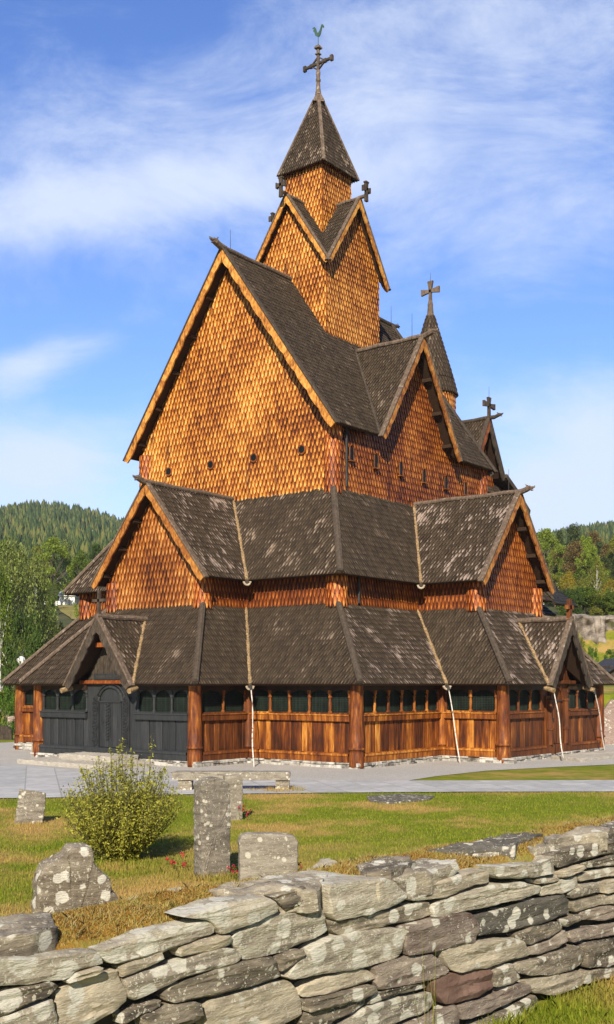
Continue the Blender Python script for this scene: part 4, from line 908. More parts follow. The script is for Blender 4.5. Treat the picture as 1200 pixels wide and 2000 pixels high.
# moss cushion on the top
mm=M(); nu,nv=640,20; t0,t1=-3.2,17; tv=[]
for i in range(nu+1):
    for j in range(nv+1):
        t=t0+(t1-t0)*i/nu; q=.07+.48*j/nv; e=math.sin(math.pi*j/nv)**.5
        h=1.53+.085*e+.035*noise.noise(V3((t*2.2,q*4,3)))+.018*noise.noise(V3((t*9,q*9,1)))+.008*noise.noise(V3((t*30,q*30,1)))
        tv.append(ORG-wl+WU*t-WN*q+V3((0,0,h)))
mm.add(tv,[(i*(nv+1)+j,(i+1)*(nv+1)+j,(i+1)*(nv+1)+j+1,i*(nv+1)+j+1) for i in range(nu) for j in range(nv)]); mm.build('moss',m_moss,wallroot,smooth=True)
# ---- blades of grass
def blades(name,pos,h,wd,mt,parent=None,kind='stuff',lean=.45):
    n_=len(pos); pos=np.asarray(pos); an=rng.uniform(0,2*np.pi,n_); d=np.stack([np.cos(an),np.sin(an),np.zeros(n_)],1); h=np.asarray(h)[:,None]
    ln=rng.uniform(.05,lean,n_)[:,None]*h; an2=rng.uniform(0,2*np.pi,n_); d2=np.stack([np.cos(an2),np.sin(an2),np.zeros(n_)],1); up=np.array([0,0,1.])
    v=np.stack([pos-d*wd/2,pos+d*wd/2,pos+d2*ln*.35+up*h*.6+d*wd*.35,pos+d2*ln+up*h,pos+d2*ln*.35+up*h*.6-d*wd*.35],1).reshape(-1,3)
    f=np.arange(n_*5).reshape(n_,5); me=bpy.data.meshes.new(name); me.vertices.add(n_*5); me.vertices.foreach_set('co',v.ravel().astype(np.float32)); me.loops.add(n_*5); me.loops.foreach_set('vertex_index',f.ravel().astype(np.int32)); me.polygons.add(n_); me.polygons.foreach_set('loop_start',np.arange(0,n_*5,5,dtype=np.int32)); me.polygons.foreach_set('loop_total',np.full(n_,5,dtype=np.int32)); me.update(calc_edges=True)
    me.materials.append(mt); o=bpy.data.objects.new(name,me); COL.objects.link(o); o.parent=parent; o['kind']=kind; return o
m_blade=mat('grass_blades',[(.10,.15,.010),(.165,.225,.014),(.24,.28,.022),(.35,.33,.05)],island=.7,nscale=1.2,nstr=.5,rough=.8,bump=0,spec=.15,translucent=.3,pale=[(.33,.545,.08,(.46,.31,.10),'n'),(.11,.575,.07,(.40,.29,.09),'n')])
m_straw=mat('dry_grass',[(.34,.25,.09),(.46,.36,.14),(.55,.46,.22),(.30,.30,.08)],island=.9,nscale=2,rough=.85,bump=0,spec=.1,translucent=.25)
nb=190000; Dd=7.0+20*rng.random(nb)**1.25; Xx=np.where(rng.random(nb)<.62,rng.uniform(-.31,.31,nb),rng.uniform(-.5,.62,nb))*Dd; k=qd(Xx,Dd)>.6; Dd=Dd[k];Xx=Xx[k]
def c2w(X,D,z): return np.stack([CAM.x+X*RGT.x+D*FWD.x,CAM.y+X*RGT.y+D*FWD.y,z],1)
pyy=HOR+FPX*2.5/Dd; pxx=600+FPX*Xx/Dd
edge=np.interp(pxx,[-90,130,300,620,900,1300],[1562,1559,1554,1550,1548,1546]); k=(pyy>edge); Dd=Dd[k];Xx=Xx[k]
blades('lawn_grass',c2w(Xx,Dd,gz(Xx,Dd)),rng.uniform(.018,.05,len(Dd)),.010,m_blade)
n_=110000; t=rng.uniform(1.2,12,n_); q=-rng.random(n_)**1.2*3.0-.01; X=NP[0]+S45*t-q*-S45*-1; D=NP[1]+S45*t+q*S45; X=NP[0]+S45*t-q*S45
hh=rng.uniform(.015,.045,n_)+.05*np.exp(q*9)*rng.random(n_)
blades('roadside_grass',c2w(X,D,gz(X,D)),hh,.005,m_blade,lean=.9)
# dry grass tufts on the wall
m_mossb=mat('moss_sprigs',[(.20,.12,.03),(.34,.19,.04),(.46,.32,.11),(.30,.29,.07)],island=.8,nscale=5,nstr=1.0,rough=.95,bump=0,spec=.05,translucent=.25)
def mtop(t,q):
    e=math.sin(math.pi*min(1,max(0,(q-.07)/.48)))**.5; return 1.53+.085*e+.035*noise.noise(V3((t*2.2,q*4,3)))+.018*noise.noise(V3((t*9,q*9,1)))
n_=110000; t=rng.uniform(-1.2,5.6,n_); q=rng.uniform(.09,.54,n_)
ps=np.array([tuple(ORG-wl+WU*a_-WN*b_+V3((0,0,mtop(a_,b_)-.004))) for a_,b_ in zip(t,q)]); blades('moss_sprigs',ps,rng.uniform(.006,.018,n_),.005,m_mossb,wallroot,lean=1.0)
n_=16000; t=rng.uniform(-1,5.5,n_); q=rng.uniform(.08,.54,n_); cl=np.array([noise.noise(V3((a_*2.6,b_*5,9))) for a_,b_ in zip(t,q)]); k=cl>-.05; t=t[k];q=q[k]
ps=np.array([tuple(ORG-wl+WU*a_-WN*b_+V3((0,0,mtop(a_,b_)-.006))) for a_,b_ in zip(t,q)]); blades('dry_grass',ps,rng.uniform(.012,.038,len(t)),.0030,m_straw,wallroot,lean=1.2)
# green grass and weeds at the back of the wall and around the stones
def tuft(X,D,r,n_,h,name='grass_tuft',mt=None,label=None):
    a_=rng.uniform(0,6.28,n_); rr=r*np.sqrt(rng.random(n_)); Xs=X+rr*np.cos(a_); Dd=D+rr*np.sin(a_); return blades(name,c2w(Xs,Dd,gz(Xs,Dd)),rng.uniform(.4,1,n_)*h,.007,mt or m_blade)
# ---- gravestones
m_grave=stonemat('gravestone_granite',[(.10,.085,.065),(.19,.165,.13),(.30,.265,.21),(.38,.34,.28)],.22,.22,.3,(.52,.49,.40))
m_graveL=stonemat('gravestone_lichened',[(.08,.065,.045),(.17,.14,.10),(.27,.23,.17),(.36,.31,.24)],.08,.2,.1,(.60,.57,.48))
m_gravep=stonemat('gravestone_pinkish',[(.16,.11,.09),(.28,.20,.17),(.40,.30,.26)],.2,.22,.1)
def grave(X,D,out,thick,yaw,label,mt,lean=0,sink=.08,grp=None,roll=0,name='gravestone',seg=.035,amp=.012,z=None):
    base=cp(X,D) if z is None else cw(X,D,z); ang=TH-math.radians(90)+math.radians(yaw); U=V3((math.cos(ang),math.sin(ang),0)); W=V3((U.y,-U.x,0))       # W towards the viewer
    o=rough_stone([(a_,b_-sink if b_<=0 else b_) for a_,b_ in out],V3((1,0,0)),V3((0,0,1)),V3((0,-1,0)),V3((0,-thick*-.5,0))*-1,thick,mt=mt,name=name,amp=amp,fr=6,bev=.02,strata=.002,seg=seg)
    o.location=base; o.rotation_euler=(math.radians(lean),math.radians(roll),ang); tag(o,label,'gravestone',grp); return o
GG='old gravestones in the churchyard'
X,D=(57-600)/FPX*20.0,20.0; grave(X,D,[(-.25,0),(.24,0),(.25,.55),(.05,.585),(-.22,.60)],.14,14,'small leaning grey gravestone at the far left of the lawn',m_grave,-8,grp=GG,roll=5)
grave((414-600)/FPX*14.4,14.4,[(-.20,0),(.20,0),(.215,.8),(.20,1.20),(.08,1.27),(-.05,1.28),(-.20,1.21)],.26,32,'tall narrow rough gravestone pillar in the middle of the lawn',m_grave,0,grp=GG,amp=.014)
grave((455-600)/FPX*20.5,20.5,[(-.17,0),(.17,0),(.17,.78),(.1,.83),(-.17,.82)],.16,20,'slim gravestone standing just behind the tall pillar',m_grave,0,grp=GG)
grave((524-600)/FPX*13.6,13.6,[(-.35,0),(.35,0),(.355,.50),(.32,.575),(.22,.60),(-.24,.625),(-.33,.60),(-.36,.52)],.2,10,'low broad gravestone with rounded corners right of the tall pillar',m_grave,0,grp=GG,amp=.008)
grave((137-600)/FPX*8.2,8.2,[(-.28,-.2),(.30,-.2),(.30,.54),(.25,.57),(.245,.66),(.16,.73),(.11,.80),(.08,.90),(-.07,.91),(-.10,.84),(-.25,.77),(-.285,.70)],.2,26,'leaning gravestone with stepped curved shoulders and white lichen behind the wall',m_graveL,6,grp=GG,roll=2,amp=.016,z=.42)
grave((1196-600)/FPX*46,46,[(-.42,0),(.62,0),(.62,1.2),(.30,1.62),(.12,1.75),(-.02,1.88),(-.16,1.72),(-.38,1.4)],.25,0,'tall pointed pinkish gravestone at the right edge beside the church',m_gravep,0,grp=GG,seg=.06)
grave((20-600)/FPX*50,50,[(-.85,0),(.10,0),(.10,.42),(-.1,.60),(-.5,.66),(-.85,.5)],.2,0,'dark round-topped gravestone at the left edge beyond the church corner',m_wdark,0,grp=GG,seg=.06)
grave((23-600)/FPX*60,60,[(-.2,0),(.25,0),(.25,.7),(.1,.78),(-.2,.74)],.2,0,'pale gravestone behind the dark round-topped one at the left edge',m_gravep,0,grp=GG,seg=.06)
grave((21-600)/FPX*70,70,[(-.22,0),(.22,0),(.2,.8),(0,.88),(-.2,.8)],.2,0,'farthest small grey gravestone at the left edge',m_grave,0,grp=GG,seg=.06)
# flat grave slab
sl_=[gp(716,1557),(gp(790,1554)),gp(850,1557),gp(838,1564),gp(760,1571),gp(722,1567)]; c_=sum(sl_,V3((0,0,0)))/6
o=rough_stone([((p-c_).x,(p-c_).y) for p in sl_],V3((1,0,0)),V3((0,1,0)),V3((0,0,1)),V3((0,0,.04)),.08,mt=mts[4],name='grave_slab',seg=.12,strata=0); o.location=c_; tag(o,'flat weathered grave slab lying in the lawn','grave slab')
# stone bench on stub legs
a=gp(335,1543); b=gp(583,1543); d_=(b-a).normalized(); nrm=V3((d_.y,-d_.x,0)); bench=empty('stone_bench',(a+b)/2,label='long low stone slab bench on stub legs beside the path',cat='bench')
L2=(b-a).length/2-.05
rough_stone([(-L2,.25),(L2*.9,.25),(L2*.9,.44),(-L2,.44)],d_,V3((0,0,1)),nrm,nrm*.25,.5,mt=m_grave,parent=bench,name='seat_slab',seg=.09,strata=.004)
for s in(.78,-.2,-.8): rough_stone([(s*L2-.16,-.03),(s*L2+.16,-.03),(s*L2+.16,.26),(s*L2-.16,.26)],d_,V3((0,0,1)),nrm,nrm*.2,.38,mt=m_graveL,parent=bench,name='leg',seg=.07)
# door steps
def stepstone(pts,z0,z1,label,mt,name='stone_step',grp='stone steps at the church doors'):
    c_=sum((V3(p) for p in pts),V3((0,0,0)))/len(pts); c_.z=0
    o=rough_stone([((V3(p)-c_).x,(V3(p)-c_).y) for p in pts],V3((1,0,0)),V3((0,1,0)),V3((0,0,1)),V3((0,0,z1)),z1-z0,mt=mt,name=name,seg=.12,strata=0,amp=.02); o.location=c_; return tag(o,label,'step',grp)
m_step=stonemat('step_stone',[(.28,.25,.20),(.42,.38,.32),(.52,.48,.41)],.25,.3,.1)
stepstone([(-13.4,-2.4,0),(-11.3,-2.4,0),(-11.3,2.1,0),(-13.2,1.8,0)],-.03,.14,'broad low stone step in front of the black west door',m_step)
stepstone([(-12.3,-1.5,0),(-11.1,-1.5,0),(-11.1,1.1,0),(-12.2,1.0,0)],.13,.30,'upper stone step directly before the black west door',m_step)
stepstone([(-1.9,-12.0,0),(3.4,-12.3,0),(4.4,-10.7,0),(-1.2,-10.6,0)],-.03,.13,'long flat stone step in front of the south door',m_step)
# poles that lead water down from the valley logs
def pole(top,foot,label):
    top=V3(top);foot=V3(foot); o=empty('drain_pole',foot,label=label,cat='pole',group='peeled poles under the roof valleys'); mm=M(); pts=[]
    for i in range(13):
        p=lerp(foot,top,i/12)-foot; s=math.sin(i/12*math.pi)*.035; pts.append(p+V3((s*math.sin(i*.45+foot.x),s*math.cos(i*.4),0)))
    mm.tube(pts,[.023-.006*i/12 for i in range(13)],7,jit=.08); ob=mm.build('pole_shaft',m_birch,o,smooth=True); m3=M(); m3.tube([pts[-1]-V3((0,0,.09)),pts[-1]+V3((0,0,.02))],[.045,.045],8); m3.build('pole_tie',m_iron,o)
pole((-9.0,-4.28,2.38),(-9.75,-5.05,0),'peeled pole under the roof valley right of the black west wing')
pole((-4.22,-8.5,2.38),(-4.6,-9.15,0),'peeled pole at the valley left of the south wing')
pole((-1.5,-10.85,2.3),(-1.85,-11.35,.12),'peeled pole left of the south door')
pole((1.62,-10.9,2.25),(2.9,-10.75,.0),'slanting peeled pole right of the south door')
# ---- leaves, bushes, trees
def leafmesh(name,pos,size,mt,asp=.6,rnd=.35,up=0.0):
    pos=np.asarray(pos,float); n_=len(pos); a=rng.normal(size=(n_,3)); a/=np.linalg.norm(a,axis=1)[:,None]; b=rng.normal(size=(n_,3)); b[:,2]+=up; b-=a*(a*b).sum(1)[:,None]; b/=np.linalg.norm(b,axis=1)[:,None]
    s=(size*rng.uniform(1-rnd,1+rnd,n_))[:,None]; v=np.stack([pos-a*s*.5,pos-b*s*.5*asp+a*s*.05,pos+a*s*.5,pos+b*s*.5*asp+a*s*.05],1).reshape(-1,3)
    me=bpy.data.meshes.new(name); me.vertices.add(n_*4); me.vertices.foreach_set('co',v.ravel().astype(np.float32)); me.loops.add(n_*4); me.loops.foreach_set('vertex_index',np.arange(n_*4,dtype=np.int32)); me.polygons.add(n_); me.polygons.foreach_set('loop_start',np.arange(0,n_*4,4,dtype=np.int32)); me.polygons.foreach_set('loop_total',np.full(n_,4,dtype=np.int32)); me.update(calc_edges=True); me.materials.append(mt); return me
def leafmat(name,c,isl=.8):
    k=[tuple(x*f for x in c) for f in(.45,.8,1.15,1.6)]; return mat(name,k,island=isl,nscale=.35,nstr=.5,rough=.7,bump=0,spec=.2,translucent=.42)
LM={'green':leafmat('leaves_green',(.145,.205,.026)),'light':leafmat('leaves_light',(.25,.32,.04)),'dark':leafmat('leaves_dark',(.08,.13,.025)),'birch':leafmat('leaves_birch',(.23,.27,.07)),'yellow':leafmat('leaves_yellow',(.36,.29,.03)),'olive':leafmat('leaves_olive',(.24,.25,.04)),'pine':leafmat('needles_pine',(.085,.115,.035)),'rust':leafmat('needles_rusty',(.20,.145,.05)),'bush':leafmat('leaves_bush',(.36,.35,.05)),'vivid':leafmat('leaves_vivid',(0.126,0.224,0.028))}
m_bark=mat('bark',[(.05,.04,.03),(.12,.10,.08)],nscale=8,stretch=(1,1,.3),rough=.95); m_bbark=mat('birch_bark',[(.25,.23,.2),(.6,.58,.54),(.72,.70,.66)],nscale=3,stretch=(1,1,3),rough=.8,pale=[(4,.66,.03,(.06,.05,.04),'n')])
TREE={}
def treemesh(kind,lm,var):
    key=(kind,lm,var)
    if key in TREE: return TREE[key]
    r=np.random.default_rng(abs(hash((kind,var)))%1000 if False else (len(kind)*31+var*7+ord(kind[0]))); tm=M(); pts=[]
    H=1.0
    if kind in('broad','birch'):
        nc=34 if kind=='broad' else 30; lo=.30 if kind=='broad' else .22
        cs=[]
        for i in range(nc):
            z=lo+(1-lo)*r.random()**.8; rad=.40*math.sin(math.pi*min(1,max(.12,(z-lo+.10)/(1.06-lo)))**.85)+.03; an=r.uniform(0,6.28); q=rad*math.sqrt(r.uniform(.25,1)); cs.append((q*math.cos(an),q*math.sin(an),z-.04))
        per=230
        for c in cs:
            s=r.uniform(.045,.085); 
            if kind=='birch':
                p=r.normal(size=(per,3))*[s*.75,s*.75,s*1.5]; p[:,2]-=np.abs(p[:,2])*.3
            else: 
                p=r.normal(size=(per,3)); p/=np.linalg.norm(p,axis=1)[:,None]; p*=s*r.uniform(.6,1.25,(per,1)); p[:,2]*=.75
            pts.append(p+c)
        tm.tube([(0,0,-.03),(.01,0,.25),(-.01,.01,.55),(.01,0,.9)],[.022,.018,.012,.004],8)
        for c in cs[::2]:
            z0=max(.18,c[2]*r.uniform(.45,.7)); tm.tube([(0,0,z0),(c[0]*.5,c[1]*.5,(z0+c[2])/2+.02),c],[.010,.007,.002],5)
        size=.026
    elif kind=='shrub':
        for i in range(38):
            an=r.uniform(0,6.28); z=r.uniform(.08,.92); q=.45*math.sqrt(max(.05,1-(2*z-.9)**2*.85))*math.sqrt(r.uniform(.4,1)); p=r.normal(size=(210,3)); p/=np.linalg.norm(p,axis=1)[:,None]; p*=r.uniform(.07,.13)*r.uniform(.6,1.2,(210,1)); pts.append(p+[q*math.cos(an),q*math.sin(an),z])
        tm.tube([(0,0,-.05),(0,0,.6)],[.03,.01],6); size=.045
    elif kind=='column':
        p=r.normal(size=(4200,3)); an=r.uniform(0,6.28,4200); z=r.random(4200); q=.46*np.minimum(1,np.minimum(z*9,(1-z)*2.2+.05)**.6)*np.sqrt(r.uniform(.6,1,4200)); pts.append(np.stack([q*np.cos(an),q*np.sin(an),z],1)); tm.tube([(0,0,-.02),(0,0,.8)],[.02,.01],6); size=.03
    else:   # spruce and pine
        for lv in range(26 if kind=='spruce' else 17):
            f=lv/(26 if kind=='spruce' else 17); z=(.10 if kind=='spruce' else .34)+(.9 if kind=='spruce' else .62)*f
            R=(.40*(1-f)**.9+.03) if kind=='spruce' else .36*math.sin(math.pi*min(1,.25+f*.72))
            for b in range(7 if kind=='spruce' else 5):
                an=r.uniform(0,6.28); Rb=R*r.uniform(.6,1.1); m_=46 if kind=='spruce' else 85; s=r.random(m_)**.7
                sp=.035 if kind=='spruce' else .055
                dz=-.10*s*Rb/.4 if kind=='spruce' else .03*s
                pts.append(np.stack([Rb*s*np.cos(an),Rb*s*np.sin(an),z+dz],1)+r.normal(size=(m_,3))*[sp,sp,sp*.45])
                if kind=='pine': tm.tube([(0,0,z-.03),(Rb*.8*math.cos(an),Rb*.8*math.sin(an),z)],[.006,.002],4)
        tm.tube([(0,0,-.03),(0.01,0,.5),(0,0,.97)],[.018,.013,.003],7); size=.03
    me=leafmesh(kind+'_crown',np.concatenate(pts),size,LM[lm],asp=.55)
    bm_=bpy.data.meshes.new(kind+'_trunk'); bm_.from_pydata(tm.v,[],tm.f); bm_.materials.append(m_bbark if kind=='birch' or (kind=='broad' and var==9) else m_bark); bm_.update()
    TREE[key]=(me,bm_); return TREE[key]
NAMES={'broad':('deciduous_tree','tree'),'birch':('birch_tree','tree'),'shrub':('shrub','shrub'),'column':('columnar_cypress','tree'),'spruce':('spruce_tree','tree'),'pine':('pine_tree','tree')}
def tree(kind,lm,px,D,top,wpx,label,var=0,base=None,grp=None):
    X=(px-600)/FPX*D; z0=gzs(X,D); 
    zt=2.5+(HOR-top)*D/FPX; H=zt-z0; W_=wpx*D/FPX/.84*1.35
    a_,b_=treemesh(kind,lm,var); nm,cat=NAMES[kind]; o=empty(nm,cw(X,D,z0-.1),random.uniform(0,6.28),label=label,cat=cat,group=grp); 
    for nm2,me in(('crown',a_),('trunk',b_)): c=bpy.data.objects.new(nm2,me); COL.objects.link(c); c.parent=o
    if kind=='shrub': W_=wpx*D/FPX
    o.scale=(W_,W_,H+.1); return o
LG='trees behind the church on the left'; RG='trees on the hillside to the right'
T=tree
T('birch','birch',22,75,1058,95,'large weeping birch with white trunk at the left edge',0,grp=LG)
T('birch','birch',68,79,1088,62,'lower weeping birch right of the large one at the left edge',1,grp=LG)
T('birch','green',0,72,1110,70,'birch cut by the left edge of the picture',2,grp=LG)
T('shrub','dark',48,62,1196,82,'dense dark round tree below the weeping birches',0,grp=LG)
T('broad','light',104,132,1044,66,'bright green leafy tree with the highest crown on the left',0,grp=LG)
T('broad','olive',72,138,1064,60,'olive green tree left of the highest crown',1,grp=LG)
T('birch','birch',128,136,1064,52,'pale birch with bare white limbs in the gap left of the gable',3,grp=LG)
T('broad','green',160,128,1070,56,'green tree just left of the mid gable eave',2,grp=LG)
T('broad','dark',188,135,1062,60,'dark green tree touching the roof edge on the left',3,grp=LG)
T('broad','olive',222,140,1056,60,'olive tree half hidden by the west gable roof',0,grp=LG)
T('broad','light',262,140,1058,60,'light tree hidden behind the west gable roof',1,grp=LG)
T('broad','olive',40,150,1072,60,'olive tree behind the weeping birches',2,grp=LG)
T('broad','green',8,120,1050,60,'green tree behind the large birch at the left edge',0,grp=LG)
T('column','green',99,126,1131,9,'left one of the pair of clipped columnar conifers',0,grp='pair of columnar conifers'); T('column','green',107,126,1132,9,'right one of the pair of clipped columnar conifers',0,grp='pair of columnar conifers')
T('shrub','dark',88,88,1185,60,'dark bushy tree right of the round tree on the left',1,grp=LG); T('shrub','green',118,84,1216,50,'green bush above the west roof hip',2,grp=LG)
T('shrub','light',162,100,1152,34,'light green bush right of the small white house',0,grp=LG); T('shrub','vivid',12,55,1343,52,'bright green garden bush under the roof corner at the left edge',1,grp=LG)
T('shrub','green',100,119,1165,22,'low reddish hedge bush under the columnar conifers',1,grp=LG)
for px in(-40,-90,-160,-230): T('broad','green',px,110,1050,90,'green tree beyond the left edge of the picture',0,grp=LG)
T('broad','light',1066,126,1028,70,'tall light green tree next to the south gable roof',0,grp=RG)
T('broad','light',1034,122,1042,60,'light green tree partly behind the south gable roof',1,grp=RG)
T('broad','light',1137,116,1047,50,'round light green tree with a bare white trunk on the right slope',9,grp=RG)
T('broad','green',1102,128,1070,56,'green tree between the two light ones on the right slope',2,grp=RG)
T('pine','pine',1122,152,1022,52,'dark pine rising behind the light trees on the right',0,grp=RG); T('spruce','pine',1093,158,1034,38,'dark spruce behind the tallest light tree on the right',0,grp=RG)
T('pine','rust',1160,138,1036,44,'brownish pine right of the white-trunked tree',1,grp=RG); T('spruce','rust',1184,124,1062,48,'rusty brown conifer near the right edge',1,grp=RG)
T('broad','olive',1204,120,1044,54,'olive green tree cut by the right edge',3,grp=RG)
T('birch','olive',1166,106,1094,38,'yellow birch on the right slope',1,grp=RG); T('birch','yellow',1112,104,1118,46,'golden yellow birch left of the white trunk on the slope',2,grp=RG)
T('broad','olive',1084,107,1120,44,'olive bush tree below the tallest light tree',0,grp=RG); T('birch','olive',1062,109,1110,40,'olive birch next to the gable foot on the right',0,grp=RG)
T('birch','yellow',1194,103,1135,42,'yellow-leaved birch at the right edge',3,grp=RG); T('birch','olive',1140,101,1130,44,'olive birch between the yellow ones',0,grp=RG)
T('pine','green',1143,98,1146,74,'broad low green pine above the cliff',2,grp=RG); T('pine','green',1184,97.5,1160,60,'low green pine above the cliff at the right edge',3,grp=RG); T('pine','pine',1108,97.5,1150,46,'low dark pine above the cliff nearest the church',1,grp=RG)
T('shrub','vivid',1196,80,1268,34,'bright green bush below the cliff at the right edge',0,grp=RG); T('shrub','olive',1133,84,1244,26,'olive bush at the left foot of the cliff',2,grp=RG); T('shrub','vivid',1122,83,1238,18,'vivid green bush beside the portal gable cross',1,grp=RG)
for px in(1262,1320,1390,1460): T('broad','green',px,112,1060,90,'green tree beyond the right edge of the picture',0,grp=RG)
T('shrub','vivid',1158,82,1262,26,'bright green bush under the middle of the cliff',2,grp=RG); T('shrub','vivid',1180,76,1300,22,'small vivid green bush on the slope by the dark shed',0,grp=RG)
T('shrub','green',1176,79,1292,30,'green bush on the slope right of the church roof tip',0,grp=RG)
# slope undergrowth and far forest
def mass(name,n_,a0,a1,D0,D1,h0,h1,cols,island=.9,round_=False,dens=None):
    V_=[];F_=[];b=0
    D=np.sqrt(rng.uniform(D0**2,D1**2,n_)); A=rng.uniform(a0,a1,n_); X=A*D; z=gz(X,D); P_=c2w(X,D,z); segs=6
    for i in range(n_):
        h=rng.uniform(h0,h1); r=h*(rng.uniform(.17,.26) if not round_ else rng.uniform(.32,.45)); rings=6; ph=rng.uniform(0,6.28)
        rr=[]
        for k in range(rings):
            f=k/(rings-1)
            if round_: base=r*math.sqrt(max(.02,1-(2*f-.8)**2/1.6))*(1 if f<1 else .05); zz_=h*(.05+.95*f)
            else: base=r*(1-f)**.85*(1.15 if k%2==0 else .72)+.03*r; zz_=h*(.08+.92*f)
            an=ph+np.arange(segs)*2*np.pi/segs+k*.45; q=base*rng.uniform(.72,1.25,segs)
            V_.append(np.stack([P_[i,0]+q*np.cos(an),P_[i,1]+q*np.sin(an),P_[i,2]+zz_+rng.uniform(-.04,.04,segs)*h],1))
        for k in range(rings-1):
            for s in range(segs): s2=(s+1)%segs; F_.append((b+k*segs+s,b+k*segs+s2,b+(k+1)*segs+s2,b+(k+1)*segs+s))
        b+=rings*segs
    V_=np.concatenate(V_); F_=np.array(F_,dtype=np.int32); nf=len(F_)
    me=bpy.data.meshes.new(name); me.vertices.add(len(V_)); me.vertices.foreach_set('co',V_.ravel().astype(np.float32)); me.loops.add(nf*4); me.loops.foreach_set('vertex_index',F_.ravel()); me.polygons.add(nf); me.polygons.foreach_set('loop_start',np.arange(0,nf*4,4,dtype=np.int32)); me.polygons.foreach_set('loop_total',np.full(nf,4,dtype=np.int32)); me.update(calc_edges=True)
    m_=mat(name+'_foliage',cols,island=island,nscale=.6,nstr=.9,rough=.9,bump=.8,bscale=2.2,spec=.1,big=(.012,.5)); me.materials.append(m_); o=bpy.data.objects.new(name,me); COL.objects.link(o); tag(o,'dense dark conifer forest covering the far hills' if not round_ else 'mixed leafy woodland at the foot of the hills','forest' if not round_ else 'woodland',kind='stuff'); return o
FG=[(.030,.052,.018),(.045,.072,.024),(.065,.095,.030),(.09,.118,.034),(.13,.135,.04)]
mass('hill_forest',9000,-.37,-.09,175,720,5,10,FG)
mass('far_hill_forest',7000,.13,.37,185,780,4,8,FG)
mass('middle_hill_forest',1500,-.09,.13,250,700,7,12,FG)
# individual trees of the mixed wood on both lower slopes
for i in range(120):
    rt_=i%2; k_,l_=random.choice([('broad','green'),('broad','olive'),('broad','light'),('spruce','pine'),('birch','olive'),('broad','dark'),('pine','pine')] if not rt_ else [('broad','green'),('pine','pine'),('birch','olive'),('broad','olive'),('spruce','pine'),('broad','light'),('pine','rust'),('broad','light')])
    px_=random.choice([random.uniform(-70,92),random.uniform(168,270)]) if not rt_ else random.uniform(1010,1270); D_=(random.uniform(138,172) if not rt_ else random.uniform(108,150)); X_=(px_-600)/FPX*D_; z_=gzs(X_,D_)+random.uniform(4.5,7); T(k_,l_,px_,D_,HOR-(z_-2.5)*FPX/D_,random.uniform(32,46)*150/D_,('tree of the mixed wood on the lower slope left of the church' if not rt_ else 'tree of the mixed wood on the slope above the cliff right of the church'),random.randint(0,3),grp=('mixed wood on the left slope' if not rt_ else 'mixed wood on the right slope'))
for i in range(14):
    px_=random.uniform(-40,92); D_=random.uniform(80,100); T('shrub',random.choice(['dark','green','green']),px_,D_,HOR-(gzs((px_-600)/FPX*D_,D_)+random.uniform(2.5,4.5)-2.5)*FPX/D_,random.uniform(40,60),'bush in the thicket on the bank left of the church',random.randint(0,2),grp='thicket on the left bank')
for i in range(12):
    px_=random.uniform(1090,1260); D_=random.uniform(95,99); T('shrub',random.choice(['olive','green','dark']),px_,D_,HOR-(gzs((px_-600)/FPX*D_,D_)+random.uniform(1.5,3)-2.5)*FPX/D_,random.uniform(30,50),'bush in the scrub along the top of the cliff',random.randint(0,2),grp='scrub along the cliff top')
# ---- cliff
m_cliff=mat('cliff_rock',[(.05,.04,.033),(.16,.13,.105),(.30,.255,.21),(.40,.35,.30)],island=0,nscale=.9,nstr=1.0,stretch=(1,1,2.2),rough=.95,bump=1.0,bscale=2.5,pale=[(.5,.60,.05,(.10,.11,.03),'n')])
cvv=[];ni,nj=240,40
for i in range(ni+1):
    for j in range(nj+1):
        X=14+34*i/ni; f=j/nj; q=V3((X*.35,f*1.6,0)); bl=noise.noise(q)*1.6+noise.noise(V3((X*.9,f*4,4)))*.7+abs(noise.noise(V3((X*1.3,f*1.2,9))))*1.6+abs(noise.noise(V3((X*.6,f*7,2))))*1.1
        D=90.2+bl+2.2*max(0,f-.7)*4; z=3.4+4.7*min(f*1.35,1)+.35*noise.noise(V3((X*.6,3,3)))+(.25*noise.noise(V3((X*1.5,f*9,1)))); cvv.append(cw(X,D,z))
mm=M(); mm.add(cvv,[(i*(nj+1)+j,(i+1)*(nj+1)+j,(i+1)*(nj+1)+j+1,i*(nj+1)+j+1) for i in range(ni) for j in range(nj)]); tag(mm.build('rock_cliff',m_cliff),kind='structure')
# ---- distant roads, house, shed, lamp
def drape(name,pxs,mt,up=.06,nsub=6):
    P_=[hit(*p) for p in pxs]; mm=M(); c=np.mean(P_,axis=0); pts=[]
    for i in range(len(P_)):
        a_=np.array(P_[i]);b_=np.array(P_[(i+1)%len(P_)])
        for k in range(nsub): pts.append(a_+(b_-a_)*k/nsub)
    vs=[cp(p[0],p[1],up) for p in pts]+[cp(c[0],c[1],up)]; n_=len(pts); mm.add(vs,[(i,(i+1)%n_,n_) for i in range(n_)]); return tag(mm.build(name,mt),kind='structure')
m_asph=mat('asphalt',[(.20,.21,.23),(.30,.31,.33)],nscale=5,rough=.9)
drape('gravel_road',[(-40,1350),(-40,1338),(45,1337),(34,1351)],m_gravel); drape('side_road',[(-30,1296),(-5,1290),(14,1296),(0,1303),(-30,1308)],m_asph,.1)
m_field=mat('mown_field',[(.12,.12,.03),(.22,.19,.05),(.30,.25,.08)],nscale=.3,rough=.9); drape('mown_field',[(112,1182),(165,1180),(165,1215),(140,1212),(118,1196)],m_field,.12)
m_white=mat('white_paint',[(.66,.66,.64),(.8,.8,.78)],nscale=2,rough=.7); m_rooftile=mat('grey_roof',[(.25,.25,.26),(.4,.4,.4)],nscale=2,rough=.8); m_darkroof=mat('dark_shed_roof',[(.02,.02,.022),(.05,.05,.055)],nscale=4,rough=.7)
